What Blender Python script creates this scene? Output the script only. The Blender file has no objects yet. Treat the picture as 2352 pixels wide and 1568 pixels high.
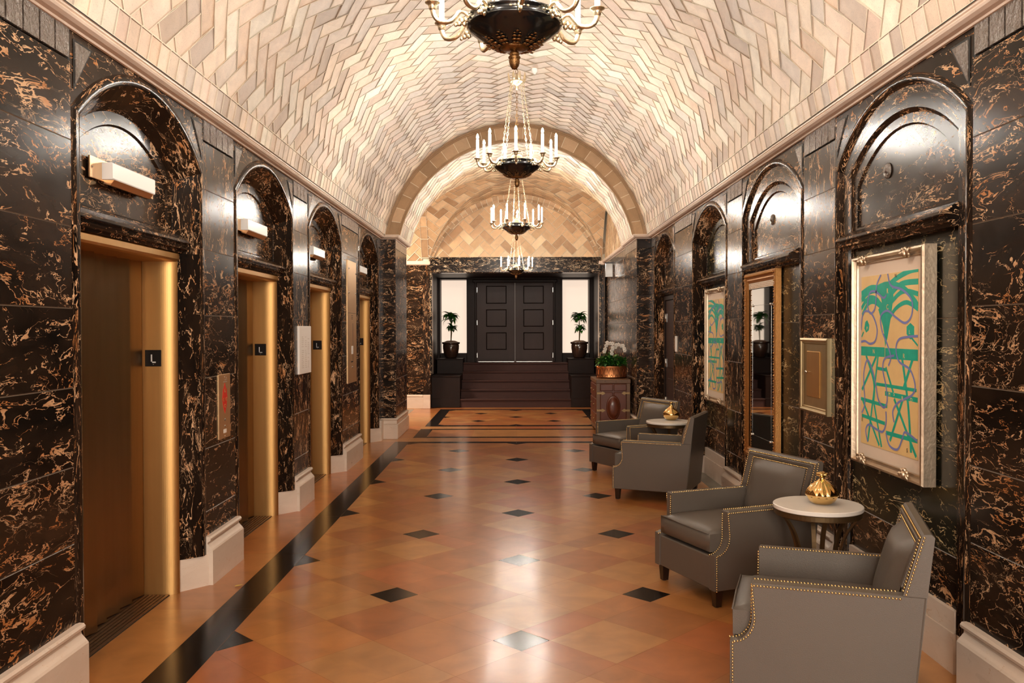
import bpy, math, random
from mathutils import Vector, Matrix
PI = math.pi
rnd = random.Random(7)
scn = bpy.context.scene
COL = scn.collection

# ------------------------------------------------------------------ camera, world, exposure
cam_d = bpy.data.cameras.new('camera'); cam = bpy.data.objects.new('camera', cam_d); COL.objects.link(cam)
cam_d.sensor_width = 36; cam_d.lens = 36 * 1960 / 2352; cam_d.clip_start = .05; cam_d.clip_end = 200
CP, CY, CR = .01422187, .00223482, .00215113
fw = Vector((-math.sin(CY) * math.cos(CP), math.cos(CY) * math.cos(CP), -math.sin(CP)))
rt = Vector((math.cos(CY), math.sin(CY), 0)); up = rt.cross(fw)
rt2 = math.cos(CR) * rt - math.sin(CR) * up; up2 = math.sin(CR) * rt + math.cos(CR) * up
M = Matrix((rt2, up2, -fw)).transposed().to_4x4(); M.translation = (-.0354, 0, 1.65)
cam.matrix_world = M
scn.camera = cam
w = bpy.data.worlds.new('world'); scn.world = w; w.use_nodes = True
w.node_tree.nodes['Background'].inputs[0].default_value = (1.0, .86, .70, 1)
w.node_tree.nodes['Background'].inputs[1].default_value = .02
vs = scn.view_settings; vs.view_transform = 'Standard'; vs.look = 'None'; vs.gamma = 1; vs.exposure = 1.92; vs.use_curve_mapping = False
try:
    scn.cycles.use_denoising = True; scn.cycles.use_light_tree = True
    scn.cycles.max_bounces = 10; scn.cycles.diffuse_bounces = 5; scn.cycles.glossy_bounces = 5
    scn.cycles.sample_clamp_indirect = 8; scn.cycles.caustics_reflective = False; scn.cycles.caustics_refractive = False
except Exception: pass
BULB = 260.0      # emission of the candle bulbs

# ------------------------------------------------------------------ materials
def newmat(name):
    m = bpy.data.materials.new(name); m.use_nodes = True
    return m, m.node_tree, m.node_tree.nodes['Principled BSDF']
def nd(t, typ, **k):
    n = t.nodes.new(typ)
    for a, b in k.items(): setattr(n, a, b)
    return n
def pbr(name, col, rough=.5, metal=0, spec=.5, coat=0, emit=None, es=0, bump=0, bscale=60, var=0, vscale=8, rvar=0, stretch=None, sheen=0):
    m, t, b = newmat(name)
    b.inputs['Base Color'].default_value = (*col, 1); b.inputs['Roughness'].default_value = rough
    b.inputs['Metallic'].default_value = metal; b.inputs['Specular IOR Level'].default_value = spec
    b.inputs['Coat Weight'].default_value = coat; b.inputs['Coat Roughness'].default_value = .08
    if sheen: b.inputs['Sheen Weight'].default_value = sheen
    if emit: b.inputs['Emission Color'].default_value = (*emit, 1); b.inputs['Emission Strength'].default_value = es
    if bump or var or rvar:
        tc = nd(t, 'ShaderNodeTexCoord'); src = tc.outputs['Object']
        if stretch:
            mp = nd(t, 'ShaderNodeMapping'); mp.inputs['Scale'].default_value = stretch
            t.links.new(src, mp.inputs['Vector']); src = mp.outputs[0]
    if var:
        n = nd(t, 'ShaderNodeTexNoise'); n.inputs['Scale'].default_value = vscale; n.inputs['Detail'].default_value = 4
        t.links.new(src, n.inputs['Vector'])
        mx = nd(t, 'ShaderNodeMix', data_type='RGBA', blend_type='MIX')
        mx.inputs[6].default_value = (*[c * (1 - var) for c in col], 1); mx.inputs[7].default_value = (*[min(1, c * (1 + var)) for c in col], 1)
        t.links.new(n.outputs['Fac'], mx.inputs[0]); t.links.new(mx.outputs[2], b.inputs['Base Color'])
    if rvar:
        n = nd(t, 'ShaderNodeTexNoise'); n.inputs['Scale'].default_value = vscale * .7; n.inputs['Detail'].default_value = 5
        t.links.new(src, n.inputs['Vector'])
        mr = nd(t, 'ShaderNodeMapRange'); mr.inputs['To Min'].default_value = max(0, rough - rvar); mr.inputs['To Max'].default_value = rough + rvar
        t.links.new(n.outputs['Fac'], mr.inputs['Value']); t.links.new(mr.outputs[0], b.inputs['Roughness'])
    if bump:
        n = nd(t, 'ShaderNodeTexNoise'); n.inputs['Scale'].default_value = bscale; n.inputs['Detail'].default_value = 3
        t.links.new(src, n.inputs['Vector'])
        bp = nd(t, 'ShaderNodeBump'); bp.inputs['Strength'].default_value = bump; bp.inputs['Distance'].default_value = .004 if bump < 1 else .02
        t.links.new(n.outputs['Fac'], bp.inputs['Height']); t.links.new(bp.outputs[0], b.inputs['Normal'])
    return m

def ramp(t, fac, stops):
    r = nd(t, 'ShaderNodeValToRGB')
    e = r.color_ramp.elements
    while len(e) < len(stops): e.new(.5)
    for i, (p, c) in enumerate(stops):
        e[i].position = p; e[i].color = (*c, 1) if len(c) == 3 else c
    t.links.new(fac, r.inputs[0]); return r.outputs[0]
def marble(name, dark, brown, vein, pale, amount=.5, scale=1.0, rough=.13, dense=0.0):
    m, t, b = newmat(name)
    at = nd(t, 'ShaderNodeAttribute', attribute_name='mc')
    mp = nd(t, 'ShaderNodeMapping'); mp.inputs['Scale'].default_value = (.55 * scale, 1.3 * scale, 1)
    t.links.new(at.outputs['Vector'], mp.inputs[0]); V = mp.outputs[0]
    mpb = nd(t, 'ShaderNodeMapping'); mpb.inputs['Scale'].default_value = (.45 * scale, 2.0 * scale, 1)
    t.links.new(at.outputs['Vector'], mpb.inputs[0]); VB = mpb.outputs[0]
    def noise(vec, sc, det=3, ro=.55, dist=0):
        n = nd(t, 'ShaderNodeTexNoise'); n.inputs['Scale'].default_value = sc; n.inputs['Detail'].default_value = det
        n.inputs['Roughness'].default_value = ro; n.inputs['Distortion'].default_value = dist
        t.links.new(vec, n.inputs['Vector']); return n
    def math_(op, a, c=None, d=None):
        n = nd(t, 'ShaderNodeMath', operation=op)
        for i, q in enumerate((a, c, d)):
            if q is None: continue
            if isinstance(q, (int, float)): n.inputs[i].default_value = q
            else: t.links.new(q, n.inputs[i])
        return n.outputs[0]
    wn = noise(V, 2.6, 3)
    sb = nd(t, 'ShaderNodeVectorMath', operation='SUBTRACT'); sb.inputs[1].default_value = (.5, .5, .5)
    t.links.new(wn.outputs['Color'], sb.inputs[0])
    sc = nd(t, 'ShaderNodeVectorMath', operation='SCALE'); sc.inputs['Scale'].default_value = .45
    t.links.new(sb.outputs[0], sc.inputs[0])
    ad = nd(t, 'ShaderNodeVectorMath', operation='ADD'); t.links.new(V, ad.inputs[0]); t.links.new(sc.outputs[0], ad.inputs[1])
    W = ad.outputs[0]
    def ridge(sc_, det, wid, soft, vec=W, ro=.6):
        n = noise(vec, sc_, det, ro)
        a = math_('ABSOLUTE', math_('SUBTRACT', n.outputs['Fac'], .5))
        mr = nd(t, 'ShaderNodeMapRange'); mr.inputs['From Min'].default_value = wid + soft; mr.inputs['From Max'].default_value = wid
        t.links.new(a, mr.inputs['Value']); return mr.outputs[0]
    def swell(sc_, det, msc, th, gain, vec=W, ro=.62, cap=.05, cs=.9):
        """vein whose width swells and dies away with a second noise, gathered into drifts"""
        n = noise(vec, sc_, det, ro); a = math_('ABSOLUTE', math_('SUBTRACT', n.outputs['Fac'], .5))
        k = noise(vec, msc, 3, .6); c_ = noise(VB, cs, 2)
        wd = math_('ADD', math_('SUBTRACT', k.outputs['Fac'], th), math_('MULTIPLY', math_('SUBTRACT', c_.outputs['Fac'], .5), .55))
        wd = math_('MINIMUM', math_('MULTIPLY', math_('MAXIMUM', wd, 0.0), gain), cap)
        df = math_('SUBTRACT', wd, a); mr = nd(t, 'ShaderNodeMapRange'); mr.inputs['From Min'].default_value = 0; mr.inputs['From Max'].default_value = .004
        t.links.new(df, mr.inputs['Value']); return mr.outputs[0]
    big = swell(5.2, 5, 7, .62 - amount * .25, .13, cap=.016, ro=.60); small = swell(11, 4, 12, .58 - amount * .22, .12, cap=.015, cs=1.6, ro=.62)
    hair = ridge(4.1, 5, .0018, .0018, ro=.6); hair2 = ridge(1.7, 6, .0020, .0018, ro=.62)
    hm = noise(V, 2.3, 2); h1 = nd(t, 'ShaderNodeMapRange'); h1.inputs['From Min'].default_value = .50; h1.inputs['From Max'].default_value = .58
    t.links.new(hm.outputs['Fac'], h1.inputs['Value'])
    f1 = big; f2 = small
    f3 = math_('MAXIMUM', math_('MULTIPLY', math_('MULTIPLY', hair, .55), h1.outputs[0]), math_('MULTIPLY', math_('MULTIPLY', hair2, .8), h1.outputs[0]))
    cl = noise(W, 2.2, 5, .65)
    base = ramp(t, cl.outputs['Fac'], [(.35, dark), (.55, tuple((a + c) / 2 for a, c in zip(dark, brown))), (.72, brown)])
    vc = noise(V, 7, 2); vcol = ramp(t, vc.outputs['Fac'], [(.38, vein), (.62, pale)])
    fa = math_('MAXIMUM', f1, f2)
    x1 = nd(t, 'ShaderNodeMix', data_type='RGBA'); t.links.new(fa, x1.inputs[0]); t.links.new(base, x1.inputs[6]); t.links.new(vcol, x1.inputs[7])
    x2 = nd(t, 'ShaderNodeMix', data_type='RGBA'); t.links.new(f3, x2.inputs[0]); t.links.new(x1.outputs[2], x2.inputs[6]); x2.inputs[7].default_value = (*[min(1, c * 1.0) for c in pale], 1)
    t.links.new(x2.outputs[2], b.inputs['Base Color'])
    b.inputs['Roughness'].default_value = rough; b.inputs['Specular IOR Level'].default_value = .16
    rn = noise(V, 9, 4); mr = nd(t, 'ShaderNodeMapRange'); mr.inputs['To Min'].default_value = rough * .7; mr.inputs['To Max'].default_value = rough * 1.6
    t.links.new(rn.outputs['Fac'], mr.inputs['Value']); t.links.new(mr.outputs[0], b.inputs['Roughness'])
    return m
def tinted(name, rough, speck=.0, bump=0, sscale=120, mscale=6, mott=.15, spec=.5, coat=0, attr='tint', coatr=.1):
    """surface that takes each tile's own colour from the mesh"""
    m, t, b = newmat(name)
    at = nd(t, 'ShaderNodeAttribute', attribute_name=attr)
    tc = nd(t, 'ShaderNodeTexCoord')
    n = nd(t, 'ShaderNodeTexNoise'); n.inputs['Scale'].default_value = mscale; n.inputs['Detail'].default_value = 5; n.inputs['Distortion'].default_value = .6
    t.links.new(tc.outputs['Object'], n.inputs['Vector'])
    mr = nd(t, 'ShaderNodeMapRange'); mr.inputs['From Min'].default_value = .3; mr.inputs['From Max'].default_value = .7
    mr.inputs['To Min'].default_value = 1 - mott; mr.inputs['To Max'].default_value = 1 + mott
    t.links.new(n.outputs['Fac'], mr.inputs['Value'])
    sc = nd(t, 'ShaderNodeVectorMath', operation='SCALE'); t.links.new(at.outputs['Color'], sc.inputs[0]); t.links.new(mr.outputs[0], sc.inputs['Scale'])
    out = sc.outputs[0]
    if speck:
        n2 = nd(t, 'ShaderNodeTexNoise'); n2.inputs['Scale'].default_value = sscale; n2.inputs['Detail'].default_value = 2
        t.links.new(tc.outputs['Object'], n2.inputs['Vector'])
        m2 = nd(t, 'ShaderNodeMapRange'); m2.inputs['From Min'].default_value = .33; m2.inputs['From Max'].default_value = .43
        m2.inputs['To Min'].default_value = 1 - speck; m2.inputs['To Max'].default_value = 1
        t.links.new(n2.outputs['Fac'], m2.inputs['Value'])
        s2 = nd(t, 'ShaderNodeVectorMath', operation='SCALE'); t.links.new(out, s2.inputs[0]); t.links.new(m2.outputs[0], s2.inputs['Scale']); out = s2.outputs[0]
    t.links.new(out, b.inputs['Base Color'])
    b.inputs['Roughness'].default_value = rough; b.inputs['Specular IOR Level'].default_value = spec
    b.inputs['Coat Weight'].default_value = coat; b.inputs['Coat Roughness'].default_value = coatr
    if bump:
        bp = nd(t, 'ShaderNodeBump'); bp.inputs['Strength'].default_value = bump; bp.inputs['Distance'].default_value = .006
        t.links.new(n.outputs['Fac'], bp.inputs['Height']); t.links.new(bp.outputs[0], b.inputs['Normal'])
    return m

MARB = marble('black_gold_marble', (.0045, .0035, .003), (.050, .029, .018), (.50, .21, .07), (.70, .46, .27), .52, rough=.17)
MARV = marble('black_gold_marble_veined', (.005, .004, .0035), (.03, .017, .010), (.52, .22, .075), (.72, .47, .28), .55, 1.15, rough=.17)
MARG = marble('olive_black_marble', (.012, .012, .008), (.040, .036, .022), (.48, .30, .10), (.62, .50, .28), .32, rough=.2)
MARL = marble('bold_black_gold_marble', (.006, .005, .005), (.02, .014, .012), (.62, .36, .17), (.85, .72, .52), .62, 1.5, rough=.17)
CREAM = marble('cream_marble', (.74, .63, .53), (.84, .74, .64), (.66, .48, .32), (.72, .58, .46), .0, 1.6, .28)
TILE = tinted('guastavino_tile', .5, .16, .25, 150, 9, .09, .35)
MORT = pbr('mortar', (.93, .84, .68), .85, bump=.4, bscale=90, var=.12)
FLOORM = tinted('polished_orange_marble', .30, 0, .02, 100, 5, .16, .5, .42, coatr=.16)
FLOORB = pbr('polished_black_marble', (.010, .008, .007), .17, spec=.42, var=.5, vscale=12)
JOINT = pbr('floor_joint', (.30, .13, .05), .6)
CORN = pbr('rose_stone', (.86, .73, .62), .38, var=.14, vscale=5)
BRASS = pbr('brushed_brass', (.60, .355, .135), .46, 1, var=.06, vscale=40, stretch=(1, 1, .05), rvar=.05)
BRONZE = pbr('brushed_bronze', (.36, .25, .15), .32, 1, var=.12, vscale=30, stretch=(1, 1, .04), rvar=.06)
SILL = pbr('worn_sill_metal', (.34, .25, .18), .38, 1, var=.3, vscale=25)
JLINE = pbr('marble_joint', (.16, .12, .085), .3)
DARK = pbr('dark_gap', (.006, .005, .004), .6)
BLACK = pbr('black_enamel', (.006, .008, .010), .2, coat=.5)
BLKP = pbr('black_plastic', (.008, .008, .009), .3)
WHITE = pbr('white_letter', (.75, .75, .75), .5)
GOLD = pbr('aged_gilt_metal', (.84, .74, .54), .34, 1, bump=.6, bscale=90, var=.2, vscale=30)
GOLDD = pbr('dark_gilt_metal', (.30, .17, .07), .38, 1, bump=.7, bscale=120, var=.3, vscale=30)
CANDLE = pbr('candle_tube', (.9, .88, .82), .4, emit=(1, .88, .72), es=1.6)
BULBM = pbr('glowing_bulb', (1, .9, .75), .4, emit=(1, .92, .81), es=BULB)
LEATH = pbr('taupe_leather', (.122, .104, .087), .37, spec=.5, bump=.25, bscale=350, var=.08, vscale=3)
NAIL = pbr('brass_nailhead', (.85, .62, .28), .22, 1)
WOODL = pbr('dark_leg_wood', (.018, .008, .005), .3, coat=.3)
TOPM = pbr('white_stone_top', (.92, .88, .82), .28, var=.04)
TMET = pbr('antique_bronze', (.15, .095, .045), .42, .8, var=.15)
SHINY = pbr('mirror_gold', (.90, .62, .26), .07, 1)
SILV = pbr('silver_gilt_frame', (.58, .47, .35), .42, 1, bump=.3, bscale=60, var=.3, vscale=14)
MAT_ = pbr('mat_board', (.90, .76, .62), .8)
ORNG = pbr('orange_paper', (.97, .67, .30), .6, var=.12, vscale=10)
TEAL = pbr('teal_paint', (.004, .50, .36), .55, var=.25, vscale=20)
BLUE = pbr('violet_blue_paint', (.22, .27, .66), .55)
MFRM = pbr('gilt_mirror_frame', (.50, .24, .075), .42, .75, bump=.9, bscale=140, var=.25, vscale=40)
MIRR = pbr('mirror_glass', (.62, .62, .60), .02, 1)
PALE = pbr('pale_frieze', (.80, .74, .62), .5)
CARV = pbr('carved_marble', (.13, .11, .095), .22, spec=.8, bump=1.0, bscale=38, coat=.6)
DWOOD = pbr('dark_stained_door', (.038, .021, .018), .42, var=.3, vscale=6, stretch=(1, 1, .15), spec=.2)
DWOO2 = pbr('near_black_wood', (.016, .008, .006), .45, var=.25, vscale=5, spec=.15)
CARPT = pbr('dark_stair_runner', (.048, .017, .014), .75, bump=.3, bscale=200, var=.25, vscale=12, stretch=(.2, 1, 1))
PLAST = pbr('glowing_cream_panel', (.86, .74, .62), .7, emit=(1, .80, .64), es=.22)  # added glow stands in for light falling on the cream wall
LEAF = pbr('leaf_green', (.06, .23, .03), .4, var=.4, vscale=14)
LEAF2 = pbr('dark_leaf_green', (.022, .105, .016), .35, var=.4, vscale=14)
STEM = pbr('plant_stem', (.16, .13, .05), .6)
PETAL = pbr('white_petal', (.86, .82, .76), .5)
POT = pbr('brown_glazed_pot', (.045, .022, .015), .15, coat=.6)
SOIL = pbr('moss', (.27, .16, .10), .9, bump=1, bscale=60)
COPPER = pbr('copper', (.80, .34, .14), .42, 1, bump=.4, bscale=40, var=.25, vscale=18)
COPPD = pbr('dark_copper', (.14, .05, .025), .4, 1)
TRNK = pbr('red_brown_leather', (.13, .034, .015), .36, bump=.3, bscale=60, var=.4, vscale=7, coat=.2)
TRNW = pbr('trunk_wood_band', (.16, .080, .038), .42, var=.3, vscale=14)
HINGE = pbr('old_brass_hinge', (.30, .20, .10), .45, 1, bump=.6, bscale=120)
OPAL = pbr('opal_glass', (.86, .84, .80), .25, emit=(1, .92, .82), es=.05)
SATIN = pbr('satin_brass_plate', (.72, .47, .25), .42, .8, var=.05, vscale=30)
COPPL = pbr('brass_lamp_plate', (.80, .55, .33), .35, 1)
PAPER = pbr('white_notice', (.97, .96, .93), .5)
INK = pbr('faint_print', (.62, .58, .54), .7)
RED = pbr('red_enamel', (.75, .035, .02), .4)
STEEL = pbr('steel', (.6, .6, .58), .25, 1)
GREYM = pbr('grey_marble', (.20, .19, .15), .25, var=.3)
GLASS = pbr('sign_glass', (.45, .45, .45), .12, .4)
MOUTH = pbr('unlit_plaster', (.60, .52, .44), .8)

# ------------------------------------------------------------------ mesh builder
class MB:
    def __init__(s, *mats):
        s.v = []; s.f = []; s.m = []; s.t = []; s.c = []; s.mats = list(mats) or [None]; s.sm = []
    def mi(s, mat):
        if mat is None: return 0
        if isinstance(mat, int): return mat
        if mat not in s.mats: s.mats.append(mat)
        return s.mats.index(mat)
    def face(s, pts, mat=0, tint=(1, 1, 1), mc=None, seed=None, ori='h', smooth=False):
        n = len(s.v); s.v += [tuple(p) for p in pts]; s.f.append(tuple(range(n, n + len(pts)))); s.m.append(s.mi(mat)); s.t.append(tint); s.sm.append(smooth)
        if mc is None:
            a, b_, c = (Vector(pts[0]), Vector(pts[1]), Vector(pts[2])); nr = (b_ - a).cross(c - a)
            ax, ay, az = abs(nr.x), abs(nr.y), abs(nr.z)
            sd = seed if seed is not None else 0
            mc = []
            for p in pts:
                if az >= ax and az >= ay: q = (p[1], p[0])
                elif ax >= ay: q = (p[1], p[2])
                else: q = (p[0], p[2])
                if ori == 'v': q = (q[1], q[0])
                mc.append((q[0] + sd * 3.17, q[1] + sd * 5.31, sd * 1.7))
        s.c.append(mc)
    def quad(s, a, b, c, d, **k): s.face((a, b, c, d), **k)
    def box(s, x0, x1, y0, y1, z0, z1, mat=0, M=None, ch=0, **k):
        if ch: return s.cbox(x0, x1, y0, y1, z0, z1, ch, mat, M, **k)
        P = [(x, y, z) for x in (x0, x1) for y in (y0, y1) for z in (z0, z1)]
        if M is not None: P = [tuple(M @ Vector(p)) for p in P]
        for q in ((0, 1, 3, 2), (4, 6, 7, 5), (0, 4, 5, 1), (2, 3, 7, 6), (0, 2, 6, 4), (1, 5, 7, 3)): s.face([P[i] for i in q], mat, **k)
    def cbox(s, x0, x1, y0, y1, z0, z1, c, mat=0, M=None, **k):
        """box with chamfered edges"""
        c = min(c, (x1 - x0) * .49, (y1 - y0) * .49, (z1 - z0) * .49)
        X = (x0, x1); Y = (y0, y1); Z = (z0, z1); T = (lambda p: tuple(M @ Vector(p))) if M is not None else (lambda p: p)
        def P(i, j, l, ax):
            x = X[i] + (0 if ax == 0 else (c if i == 0 else -c)); y = Y[j] + (0 if ax == 1 else (c if j == 0 else -c)); z = Z[l] + (0 if ax == 2 else (c if l == 0 else -c))
            return T((x, y, z))
        for i in (0, 1):
            r = [(i, 0, 0), (i, 1, 0), (i, 1, 1), (i, 0, 1)]; s.face([P(*q, 0) for q in (r if i else r[::-1])], mat, **k)
            r = [(0, i, 0), (0, i, 1), (1, i, 1), (1, i, 0)]; s.face([P(*q, 1) for q in (r if i else r[::-1])], mat, **k)
            r = [(0, 0, i), (1, 0, i), (1, 1, i), (0, 1, i)]; s.face([P(*q, 2) for q in (r if i else r[::-1])], mat, **k)
        for a in (0, 1):
            for b in (0, 1):
                s.face([P(0, a, b, 1), P(1, a, b, 1), P(1, a, b, 2), P(0, a, b, 2)], mat, **k)
                s.face([P(a, 0, b, 0), P(a, 1, b, 0), P(a, 1, b, 2), P(a, 0, b, 2)], mat, **k)
                s.face([P(a, b, 0, 0), P(a, b, 1, 0), P(a, b, 1, 1), P(a, b, 0, 1)], mat, **k)
                for l in (0, 1): s.face([P(a, b, l, 0), P(a, b, l, 1), P(a, b, l, 2)], mat, **k)
    def prism(s, prof, ax, a, b, mat=0, M=None, caps=True, smooth=False, closed=True, **k):
        """2D profile extruded along axis ax (x|y|z) from a to b; profile coordinates are the two other axes in order"""
        def P(p, t):
            q = {'x': (t, p[0], p[1]), 'y': (p[0], t, p[1]), 'z': (p[0], p[1], t)}[ax]
            return tuple(M @ Vector(q)) if M is not None else q
        n = len(prof)
        for i in range(n if closed else n - 1):
            j = (i + 1) % n
            s.face([P(prof[i], a), P(prof[j], a), P(prof[j], b), P(prof[i], b)], mat, smooth=smooth, **k)
        if caps and closed:
            s.face([P(p, a) for p in prof][::-1], mat, **k); s.face([P(p, b) for p in prof], mat, **k)
    def lathe(s, prof, mat=0, M=None, n=24, mod=None, smooth=True, **k):
        R = []
        for r, z in prof:
            ring = []
            for i in range(n):
                a = 2 * PI * i / n; rr = r * (mod(a, z) if mod else 1)
                p = Vector((rr * math.cos(a), rr * math.sin(a), z)); ring.append(tuple(M @ p) if M is not None else tuple(p))
            R.append(ring)
        for j in range(len(R) - 1):
            for i in range(n):
                i2 = (i + 1) % n
                if prof[j][0] < 1e-6: s.face([R[j][i], R[j + 1][i2], R[j + 1][i]][::-1] if False else [R[j][0], R[j + 1][i2], R[j + 1][i]], mat, smooth=smooth, **k)
                elif prof[j + 1][0] < 1e-6: s.face([R[j][i], R[j][i2], R[j + 1][0]], mat, smooth=smooth, **k)
                else: s.face([R[j][i], R[j][i2], R[j + 1][i2], R[j + 1][i]], mat, smooth=smooth, **k)
    def tube(s, pts, rad, mat=0, n=8, M=None, cap=True, flat=1.0, smooth=True, **k):
        pts = [Vector(p) for p in pts]; rings = []; prev = None
        for i, p in enumerate(pts):
            d = (pts[min(i + 1, len(pts) - 1)] - pts[max(i - 1, 0)]).normalized()
            u = (prev - d * prev.dot(d)) if prev is not None else d.cross(Vector((0, 0, 1)) if abs(d.z) < .9 else Vector((1, 0, 0)))
            if u.length < 1e-6: u = d.orthogonal()
            u.normalize(); prev = u; v = d.cross(u)
            r = rad[i] if isinstance(rad, (list, tuple)) else rad
            ring = [p + u * (r * math.cos(2 * PI * q / n)) + v * (r * flat * math.sin(2 * PI * q / n)) for q in range(n)]
            rings.append([tuple(M @ q) if M is not None else tuple(q) for q in ring])
        for j in range(len(rings) - 1):
            for i in range(n):
                i2 = (i + 1) % n; s.face([rings[j][i], rings[j][i2], rings[j + 1][i2], rings[j + 1][i]], mat, smooth=smooth, **k)
        if cap: s.face(rings[0][::-1], mat, **k); s.face(rings[-1], mat, **k)
    def blob(s, c, r, mat=0, n=8, m=6, M=None, sc=(1, 1, 1), smooth=True):
        prof = [(math.sin(PI * i / m), -math.cos(PI * i / m)) for i in range(m + 1)]
        prof[0] = (0, -1); prof[-1] = (0, 1)
        T = Matrix.Translation(c) @ Matrix.Diagonal((r * sc[0], r * sc[1], r * sc[2], 1))
        if M is not None: T = M @ T
        s.lathe(prof, mat, T, n, smooth=smooth)
    def build(s, name, parent=None, weld=True):
        me = bpy.data.meshes.new(name); me.from_pydata(s.v, [], s.f)
        for m in s.mats:
            if m is not None: me.materials.append(m)
        me.polygons.foreach_set('material_index', s.m); me.polygons.foreach_set('use_smooth', s.sm)
        if any(t != (1, 1, 1) for t in s.t):
            a = me.attributes.new('tint', 'FLOAT_COLOR', 'CORNER'); L = []
            for f, t in zip(s.f, s.t): L += list((*t, 1)) * len(f)
            a.data.foreach_set('color', L)
        if any(m in (MARB, MARV, MARG, MARL, CREAM) for m in s.mats):
            a = me.attributes.new('mc', 'FLOAT_VECTOR', 'CORNER'); L = []
            for c in s.c:
                for p in c: L += list(p)
            a.data.foreach_set('vector', L)
        me.validate(clean_customdata=False)
        if weld:
            import bmesh
            bm = bmesh.new(); bm.from_mesh(me); bmesh.ops.remove_doubles(bm, verts=bm.verts, dist=2e-5)
            bmesh.ops.recalc_face_normals(bm, faces=bm.faces); bm.to_mesh(me); bm.free()
        me.update()
        o = bpy.data.objects.new(name, me); COL.objects.link(o)
        if parent is not None: o.parent = parent
        return o
def thing(name, label, cat, loc=(0, 0, 0), rz=0, group=None):
    o = bpy.data.objects.new(name, None); COL.objects.link(o); o.empty_display_size = .1
    o.location = loc; o.rotation_euler = (0, 0, rz); o['label'] = label; o['category'] = cat
    if group: o['group'] = group
    return o
def tag(o, label, cat, group=None):
    o['label'] = label; o['category'] = cat
    if group: o['group'] = group
    return o
def struct(o): o['kind'] = 'structure'; return o
def copy_tree(o, parent=None):
    c = o.copy(); COL.objects.link(c); c.parent = parent
    for ch in KIDS(o): copy_tree(ch, c)
    return c
def KIDS(o): return [q for q in list(COL.objects) if q.parent is o]
def text(s, size, mat, parent, M, name, ext=.0006):
    cu = bpy.data.curves.new(name, 'FONT'); cu.body = s; cu.size = size; cu.extrude = ext; cu.align_x = 'CENTER'; cu.align_y = 'CENTER'
    tmp = bpy.data.objects.new(name, cu); COL.objects.link(tmp); bpy.context.view_layer.update()
    me = bpy.data.meshes.new_from_object(tmp.evaluated_get(bpy.context.evaluated_depsgraph_get())); bpy.data.objects.remove(tmp)
    me.name = name; o = bpy.data.objects.new(name, me); COL.objects.link(o); o.parent = parent; o.matrix_local = M
    if not me.materials: me.materials.append(mat)
    return o

# ------------------------------------------------------------------ shared numbers (metres)
XW = 2.035                      # face of the pilasters
BAYS = [4.69, 6.93, 9.11, 11.80]
PIL = [(-5.0, 3.865), (5.515, 6.105), (7.755, 8.285), (9.935, 10.975), (12.625, 12.85)]
ZC = 3.005                      # underside of the cornice
A = .7859; Y0 = 4.505           # floor lattice
XP = 1.82; YP0, YP1 = 12.85, 14.2   # the pier
YB = 17.8

def chcourses(k): return [.31, .68, 1.03, 1.39, 1.75, 2.12, 2.51, 2.865] if k == 0 else [.31, .47, .88, 1.34, 1.745, 2.17, 2.56, 2.865]
def slab(mb, P, y0, y1, z0, z1, X, mat, seed, ori='h', c=.003):
    """one chamfered wall slab; P maps (X, y, z)"""
    o = [P(X + c, y0, z0), P(X + c, y1, z0), P(X + c, y1, z1), P(X + c, y0, z1)]
    i = [P(X, y0 + c, z0 + c), P(X, y1 - c, z0 + c), P(X, y1 - c, z1 - c), P(X, y0 + c, z1 - c)]
    mb.face(i, mat, seed=seed, ori=ori)
    for a in range(4):
        b = (a + 1) % 4; mb.face([o[a], o[b], i[b], i[a]], JLINE, seed=seed, ori=ori)
def contour(half, spring, crown, zs, n=20):
    """near jamb up, arch over, far jamb down: list of (dy, z)"""
    rise = crown - spring; R = (half * half + rise * rise) / (2 * rise); a0 = math.asin(min(1, half / R)) if rise < half else PI - math.asin(half / R)
    pts = [(-half, z) for z in zs] + [(-half, spring)]
    for i in range(1, n): a = -a0 + 2 * a0 * i / n; pts.append((R * math.sin(a), crown - R + R * math.cos(a)))
    pts += [(half, spring)] + [(half, z) for z in reversed(zs)]
    return pts
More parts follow.
